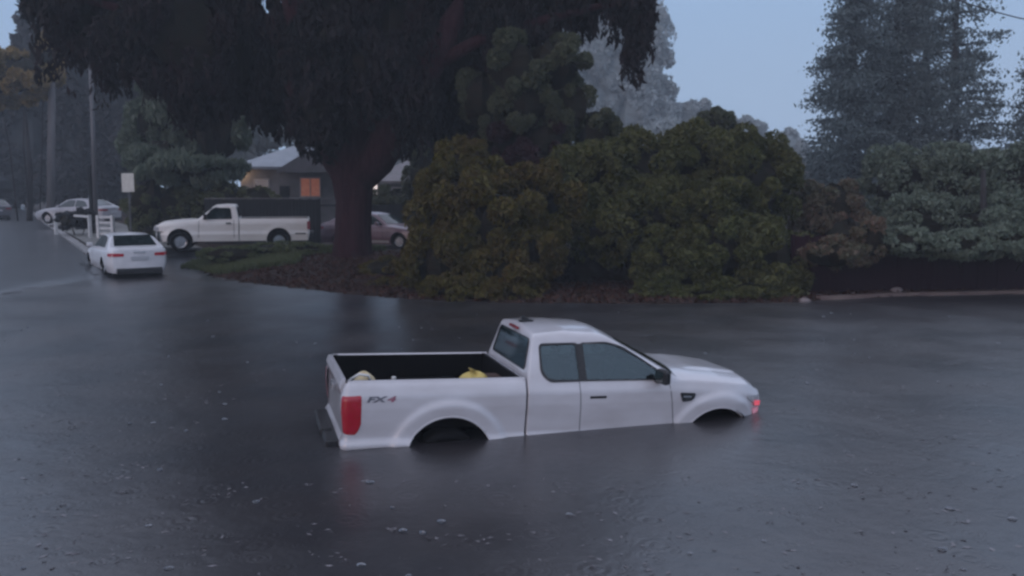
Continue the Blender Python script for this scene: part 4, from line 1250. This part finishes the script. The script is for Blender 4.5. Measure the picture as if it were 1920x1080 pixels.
far_tree(-160, 250, 90, 100, 110, 'misty tree beyond the left edge of the street', M_cedar, 6000, .4)
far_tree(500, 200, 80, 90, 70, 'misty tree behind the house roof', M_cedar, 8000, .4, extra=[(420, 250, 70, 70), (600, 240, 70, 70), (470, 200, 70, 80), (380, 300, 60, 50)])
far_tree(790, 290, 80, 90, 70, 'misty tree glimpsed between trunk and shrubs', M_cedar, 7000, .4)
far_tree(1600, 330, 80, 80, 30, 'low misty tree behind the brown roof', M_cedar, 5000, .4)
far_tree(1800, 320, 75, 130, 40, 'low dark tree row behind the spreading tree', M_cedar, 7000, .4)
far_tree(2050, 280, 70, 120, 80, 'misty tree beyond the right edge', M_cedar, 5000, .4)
shrub('autumn_tree', [px_lobe(45, 140, 60, 55, 48), px_lobe(-10, 140, 60, 60, 55), px_lobe(80, 110, 61, 35, 50)], 15000, .22, M_autumn,
      'yellow brown autumn tree at the upper left', 'tree', trunk=(8.5, .2), corek=.6)

# ------------------------------------------------------------------ houses
def house(root_loc, rz, label, w, d, eave, ridge, wall, roof_m, over=.45, gable_front=None):
    root = empty('house', root_loc, (0, 0, rz), label, 'house')
    b = MB(); b.box(0, w, 0, d, -.3, eave); wo = b.build('wall', wall, root)
    b = MB(); o = over
    V = [(-o, -o, eave - .06), (w + o, -o, eave - .06), (w + o, d + o, eave - .06), (-o, d + o, eave - .06), (d * .35, d / 2, ridge), (w - d * .35, d / 2, ridge)]
    V += [(x, y, z - .14) for x, y, z in V[:4]]
    b.add(V, [(0, 1, 5, 4), (1, 2, 5), (2, 3, 4, 5), (3, 0, 4), (0, 6, 7, 1), (1, 7, 8, 2), (2, 8, 9, 3), (3, 9, 6, 0), (6, 9, 8, 7)])
    b.build('roof', roof_m, root)
    return root
def win(root, x0, x1, z0, z1, y, m=M_glass, bars=1):
    fr = MB(); t = .07
    fr.box(x0 - t, x1 + t, y - .05, y - .002, z1, z1 + t); fr.box(x0 - t, x1 + t, y - .06, y - .002, z0 - t, z0)
    fr.box(x0 - t, x0, y - .05, y - .002, z0, z1); fr.box(x1, x1 + t, y - .05, y - .002, z0, z1)
    for k in range(bars):
        xm = x0 + (x1 - x0) * (k + 1) / (bars + 1); fr.box(xm - .025, xm + .025, y - .045, y - .002, z0, z1)
    f = fr.build('window', M_trim, root)
    p = MB(); p.box(x0, x1, y - .02, y - .004, z0, z1); p.build('pane', m, f)
hp = at(452, 375, 50)
H1 = house((hp.x, 50, float(terrain(hp.x, 50))), R(-6), 'single storey grey house with wet pale roof and one lit orange window', 6.6, 7.5, 2.75 + .75, 5.0, M_wall, M_roof)
# lit window, dark door, porch lamp
def onh(px, Y=50): return (at(px, 350, Y).x - hp.x)
win(H1, onh(568), onh(604), at(0, 368, 50).z - .4, at(0, 337, 50).z - .35, 0, M_winlit, 1)
win(H1, onh(480), onh(505), at(0, 365, 50).z - .4, at(0, 340, 50).z - .35, 0, M_glass, 0)
b = MB(); b.box(onh(527), onh(545), -.05, -.003, 0, 2.4); dd = b.build('door', M_fence2, H1)
b = MB(); b.box(onh(543), onh(544), -.08, -.05, 1.1, 1.2); b.build('handle', M_chrome, dd)
b = MB(); b.box(-.08, .10, -.16, -.02, at(0, 330, 50).z - .40, at(0, 320, 50).z - .40); b.build('porch_lamp', M_lamp, H1, bevel=.02)
pl = bpy.data.lights.new('porch_light', 'POINT'); pl.energy = 14; pl.color = (1, .62, .3); pl.shadow_soft_size = .1
po = bpy.data.objects.new('porch_light', pl); link(po, H1); po.location = (.0, -.45, at(0, 325, 50).z - .4)
# front gable wing
b = MB()
gx0, gx1 = onh(548), onh(660); ge = at(0, 322, 50).z - .35
V = [(gx0 - .2, -1.6, ge), (gx1 + .2, -1.6, ge), ((gx0 + gx1) / 2, -1.6, ge + 1.05), (gx0 - .2, 3, ge), (gx1 + .2, 3, ge), ((gx0 + gx1) / 2, 3, ge + 1.05)]
V += [(x, y, z - .13) for x, y, z in V]
b.add(V, [(0, 2, 5, 3), (2, 1, 4, 5), (0, 6, 8, 2), (2, 8, 7, 1), (6, 9, 11, 8), (8, 11, 10, 7), (0, 3, 9, 6), (1, 7, 10, 4), (6, 8, 7)])
b.build('gable_roof', M_roof2, H1)
hp2 = at(690, 375, 48)
H2 = house((hp2.x, 48, float(terrain(hp2.x, 48))), R(3), 'slate coloured house wing seen between the trunk and the shrubs', 7.0, 7, 2.75, 4.1, M_wall2, M_roof2)
win(H2, 1.3, 2.2, 1.3, 2.3, 0, M_glass, 1)
b = MB(); b.box(.28, .50, -.12, -.02, 1.75, 2.75); b.build('wall_lamp', M_lamp_w, H2, bevel=.05)
hp3 = at(1490, 345, 62)
H3 = house((hp3.x, 62, float(terrain(hp3.x, 62))), R(4), 'low house with brown grey roof below the tall conifers', 7.5, 7, 3.05, 4.35, M_wall, M_roof2)
win(H3, 2, 3.4, 1.2, 2.4, 0)

# ------------------------------------------------------------------ fences
def run_fence(name, p0, p1, hgt, m, label, board=.14, gap=.006, cap=None, as_panels=False):
    p0 = Vector(p0); p1 = Vector(p1); d = p1 - p0; Ln = d.length; a = math.atan2(d.y, d.x)
    z = float(terrain(p0.x, p0.y))
    root = empty(name, (p0.x, p0.y, z - .05), (0, 0, a), label, 'fence')
    n = int(Ln / board); me = {}
    if as_panels:
        k = int(Ln / 2.4)
        for q in range(k):
            b = MB()
            for i in range(17):
                x = q * 2.4 + i * .14; b.box(x + .003, x + .137, -.012 + .004 * (i % 2), .012, 0, hgt + .015 * math.sin(i * 2.3 + q))
            o = b.build('fence_panel', m, root)
    else:
        base = []
        for v in range(3):
            b = MB(); b.box(.0, board - gap, -.011, .011, 0, hgt * (1 + .012 * (v - 1)))
            me_o = b.build('board', m, None); base.append(me_o.data); bpy.data.objects.remove(me_o)
        for i in range(min(n, 150)):
            o = bpy.data.objects.new('board', base[i % 3]); link(o, root)
            o.location = (i * board, random.uniform(-.006, .006), random.uniform(-.02, .02)); o.rotation_euler = (0, random.uniform(-.006, .006), 0)
    for i in range(int(Ln / 2.4) + 1):
        b = MB(); b.box(i * 2.4 - .05, i * 2.4 + .05, .03, .13, -.2, hgt + .03); b.build('post', m, root)
    for zz in (.25, hgt - .3):
        b = MB(); b.box(0, Ln, .0145, .035, zz, zz + .08); b.build('rail', m, root)
    if cap:
        b = MB(); b.box(0, Ln, -.04, .06, hgt + .02, hgt + .06); b.build('top_rail', cap, root)
    return root
fa = gp(1500, 549, .12); fb = gp(2350, 536, .12)
run_fence('board_fence', (fa.x, fa.y + .6, 0), (fb.x, fb.y + .3, 0), 1.5, M_fence, 'dark maroon board fence behind the right hand kerb, under overhanging leaves')
run_fence('panel_fence', (at(385, 400, 38.6).x, 38.6, 0), (at(632, 400, 38.6).x, 38.8, 0), 1.92, M_fence2, 'dark panel fence with a pale top rail behind the cream pickup bed', cap=M_pole, as_panels=True)
run_fence('panel_fence', (at(694, 400, 41).x, 41, 0), (at(900, 400, 41).x, 41, 0), 1.65, M_fence2, 'dark panel fence behind the dull red car', as_panels=True)

# white railing by the verge, two stretches
def railing(pa, pb, label, hgt=1.1, slats=3, posts=2):
    d = pb - pa; a = math.atan2(d.y, d.x); Ln = math.hypot(d.x, d.y)
    root = empty('white_railing', (pa.x, pa.y, float(terrain(pa.x, pa.y)) + .02), (0, 0, a), label, 'railing')
    for i in range(posts):
        x = Ln * i / (posts - 1); b = MB(); b.box(x - .07, x + .07, -.07, .07, 0, hgt + .06); b.build('post', M_white_fence, root, bevel=.01)
    for k in range(slats):
        z = hgt - k * (hgt - .25) / max(1, slats - 1) if slats > 1 else hgt
        b = MB(); b.box(.07, Ln - .07, -.025, .025, z - .07, z + .03); b.build('rail', M_white_fence, root)
    return root
railing(at(104, 410, 46), at(168, 415, 42.5), 'white railing with one top bar left of the utility pole', 1.05, 1)
railing(at(184, 420, 41.5), at(211, 421, 41.3), 'short white gate of four slats right of the utility pole', 1.0, 4)
r_ = shrub('low_bush', [px_lobe(132, 413, 44.5, 26, 16), px_lobe(160, 410, 44.5, 24, 20)], 6000, .09, M_dist, 'dark low bush behind the white railing', 'shrub')

# poles and signs
up = gp(181, 444, .25)
b = MB(); r1 = up.y / F * 6.5
U = empty('utility_pole', up, label='tall grey pole standing on the verge above the parked saloon', cat='pole')
p_top = at(167, 45, up.y)
b.tube([(0, 0, -.3), ((p_top.x - up.x) * .5, 0, (p_top.z - up.z) * .5), (p_top.x - up.x, 0, p_top.z - up.z)], [.115, .10, .085], 14); b.build('pole', M_pole, U, smooth=True)
b = MB(); hh = p_top.z - up.z; dx = p_top.x - up.x
b.box(dx * .88 - .17, dx * .88 + .02, -.2, -.02, hh * .86, hh * .90); b.build('bracket', M_black, U)
b = MB(); b.tube([(dx, 0, hh), (dx - .35, 0, hh + .12), (dx - .9, -.2, hh + .14)], .05, 8); b.box(dx - 1.3, dx - .85, -.32, -.1, hh + .06, hh + .17); b.build('lamp_arm', M_pole, U)
b = MB(); b.box(-.26, -.12, -.08, .08, -.1, 3.6); b.build('riser_board', M_fence2, U)
u2 = at(92, 372, 60); u2.z = float(terrain(u2.x, 60))
U2 = empty('utility_pole', u2, label='shorter distant pole farther up the street, wide and hazy', cat='pole')
t_ = at(97, 152, 60)
b = MB(); b.tube([(0, 0, -.3), (t_.x - u2.x, 0, t_.z - u2.z)], [.26, .22], 12); b.build('pole', M_wood_pole, U2, smooth=True)
b = MB(); b.box(-.9, .9, -.06, .06, t_.z - u2.z - .5, t_.z - u2.z - .38); b.build('crossarm', M_wood_pole, U2)
sg = at(240, 342, 38); gz = float(terrain(sg.x, 38))
S = empty('road_sign', (sg.x, 38, gz), (0, 0, R(-12)), 'pale rectangular sign on a thin post before the hedge', 'sign')
b = MB(); b.tube([(0, .04, -.2), (0, .04, at(0, 322, 38).z - gz)], .03, 8); b.build('post', M_pole, S)
b = MB(); b.box(-.29, .29, -.02, .0, at(0, 360, 38).z - gz, at(0, 325, 38).z - gz); b.build('sign_plate', M_sign, S, bevel=.01)
sl_ = at(771, 330, 43); gz = float(terrain(sl_.x, 43)); ht = at(0, 246, 43).z - gz
S = empty('street_lamp', (sl_.x, 43, gz), label='thin dark lamp post with a pale head between trunk and shrubs', cat='street lamp')
b = MB(); b.tube([(0, 0, -.2), (0, 0, ht * .7), (-.05, 0, ht)], [.09, .07, .05], 10); b.build('post', M_black, S, smooth=True)
V, Fc = blob(12, 8, lambda th, ph: (.2 + .17 * math.sin(ph) * math.cos(th) + .12 * math.cos(ph), .17 * math.sin(ph) * math.sin(th), ht + .1 + .24 * math.cos(ph)))
mesh('lamp_head', V, Fc, M_lamp_w, S, smooth=True)
# overhead wire
w0 = at(1700, -35, 34); w1 = at(2200, 62, 30)
b = MB(); b.tube([tuple(w0 + (w1 - w0) * t - Vector((0, 0, .5 * math.sin(math.pi * t)))) for t in np.linspace(-1.2, 1.5, 24)], .022, 6)
tag(b.build('overhead_cable', M_black, smooth=True), 'thin dark cable crossing the sky at the upper right corner', 'cable')

# ------------------------------------------------------------------ ground cover and bits
def scatter(n, x0, x1, y0, y1, cond):
    x = rng.uniform(x0, x1, n); y = rng.uniform(y0, y1, n)
    k = cond(x, y); x = x[k]; y = y[k]
    return np.stack([x, y, terrain(x, y)], 1)
g0 = gp(345, 505).x
def grass_ok(x, y):
    s = y - shore(x); return (x > -11.0) & (x < -4.4) & (s > .25 + 1.5 * np.clip(x + 9.4 + .5 * np.sin(y * 1.7), 0, 9)) & (s < 8) & (kerb_side(x, y) > 1)
pts = scatter(210000, -13, -2, 26, 36, grass_ok)
n = len(pts)
a = rng.normal(size=(n, 3)) * .35; a[:, 2] = 1; a /= np.linalg.norm(a, axis=1, keepdims=True)
bb = np.cross(a, rng.normal(size=(n, 3))); bb /= np.linalg.norm(bb, axis=1, keepdims=True)
hgt = rng.uniform(.10, .26, n)[:, None]
Q = np.stack([pts - bb * .018, pts + bb * .018, pts + a * hgt + bb * .004, pts + a * hgt - bb * .004], 1)
tag(quads('grass', Q, M_grass), 'wet green grass and ivy on the mound before the cream pickup', 'grass', kind='stuff')
def lit_ok(x, y):
    s = y - shore(x); return (s > .0) & (x > -10) & ((s < 1.2 + 1.5 * np.clip(x + 9.4, 0, 9)) | ((x > -5) & (x < -2.2)))
pts = scatter(26000, -11, 12, 21.5, 31, lit_ok); pts[:, 2] += .02
tag(quads('leaf_litter', leaves(pts, .09, 0, 1.5, flat=3), M_litter), 'brown fallen leaves spread round the trunk and along the bank', 'leaf litter', kind='stuff')
pts = scatter(9000, 9, 26, 23, 26, lambda x, y: (y - shore(x) > .15)); pts[:, 2] += .02
tag(quads('leaf_litter', leaves(pts, .07, 0, 1.5, flat=3), M_litter), 'fallen leaves at the foot of the board fence behind the kerb', 'leaf litter', kind='stuff')
# low plants on the bank below the trunk
for i, (px, py, Y, rx, rz, m, lab) in enumerate(((430, 478, 29.8, 55, 16, M_grass, 'low ivy patch at the left tip of the mound'), (540, 466, 31, 80, 12, M_grass, 'long low ivy patch between pickup and trunk'),
                                     (730, 508, 27, 55, 24, M_olive_b, 'low brownish bush right of the trunk foot'), (730, 540, 25, 50, 16, M_olive_b, 'small bush on the bank beside the yellow olive shrub'))):
    shrub('low_plant', [px_lobe(px, py, Y, rx, rz, .8)], 4200, .07, m, lab, 'plant', sub=30, subr=(.14, .26), corek=.8)
def stone(px, py, z, r, label):
    p = gp(px, py, z)
    rs = np.random.default_rng(int(px))
    ph = rs.random(3) * 6
    V, Fc = blob(12, 8, lambda th, f: ((p.x + 1.5 * r * math.sin(f) * math.cos(th) * (1 + .15 * math.sin(3 * th + ph[0]))), p.y + r * math.sin(f) * math.sin(th), p.z + r * .8 * math.cos(f) * (1 + .1 * math.sin(2 * th + ph[1]))))
    tag(mesh('stone', V, Fc, M_stone, smooth=True), label, 'stone')
stone(1682, 545, .1, .11, 'pale stone behind the kerb below the board fence')
stone(1508, 565, .02, .10, 'pale flat stone at the waterline below the olive shrub')

# rain splashes: little crowns and beads on the water
rs = np.random.default_rng(5)
V = []; Fc = []
for i in range(110):
    Y = 5.0 + 15 * rs.random() ** 1.3; x = rs.uniform(-.62, .62) * Y
    r = rs.uniform(.012, .032); h = rs.uniform(.005, .018)
    if abs(x + .0) < 3.4 and 8.6 < Y < 12.8: continue
    b0 = len(V); n = 7
    for k in range(n):
        t = 2 * math.pi * k / n
        V.append((x + r * math.cos(t), Y + r * math.sin(t), .001)); V.append((x + r * 1.25 * math.cos(t), Y + r * 1.25 * math.sin(t), h * rs.uniform(.5, 1.2)))
    for k in range(n): Fc.append((b0 + 2 * k, b0 + 2 * ((k + 1) % n), b0 + 2 * ((k + 1) % n) + 1, b0 + 2 * k + 1))
rs2 = np.random.default_rng(9); cs = []
for i in range(850):
    Y = 5.2 + 13 * rs2.random() ** 1.2; x = rs2.uniform(-.6, .6) * Y
    if abs(x) < 3.4 and 8.4 < Y < 13: continue
    k = rs2.integers(1, 9); w = rs2.uniform(.02, .16)
    cs.append(np.stack([x + rs2.normal(0, w, k), Y + rs2.normal(0, w * .8, k), np.full(k, .004)], 1))
dpt = np.concatenate(cs); Q = leaves(dpt, .028, 0, 1.9, jitter=.7); Q[:, :, 2] = .004 + (Q[:, :, 2] - .004) * .12
M_debris = mat('wet floating leaves', (.12, .11, .12), .35, noise=(2, (.05, .045, .045), .4, .6), island=[(.03, .028, .03), (.16, .15, .16), (.24, .23, .25)])
tag(quads('floating_leaves', Q, M_debris), 'scattered wet leaves and scum floating on the flood water', 'leaf litter', kind='stuff')
M_splash = mat('splash water', (.13, .15, .18), .15, noise=(8, (.25, .27, .3), .4, .6))
tag(mesh('rain_splashes', V, Fc, M_splash), 'tiny splash crowns where rain hits the flood water', 'splashes', kind='stuff')

# ------------------------------------------------------------------ haze
b = MB(); b.box(-153, 153, -30, 188, -1.9, 31)
hz = bpy.data.materials.new('rain haze'); hz.use_nodes = True
nt = hz.node_tree; nt.nodes.clear()
ho = nt.nodes.new('ShaderNodeOutputMaterial'); hv = nt.nodes.new('ShaderNodeVolumePrincipled')
hv.inputs['Color'].default_value = (.80, .90, 1.0, 1); hv.inputs['Density'].default_value = .0017
nt.links.new(hv.outputs[0], ho.inputs['Volume'])
tag(b.build('haze', hz), 'pale rain haze filling the street', 'haze', kind='stuff')
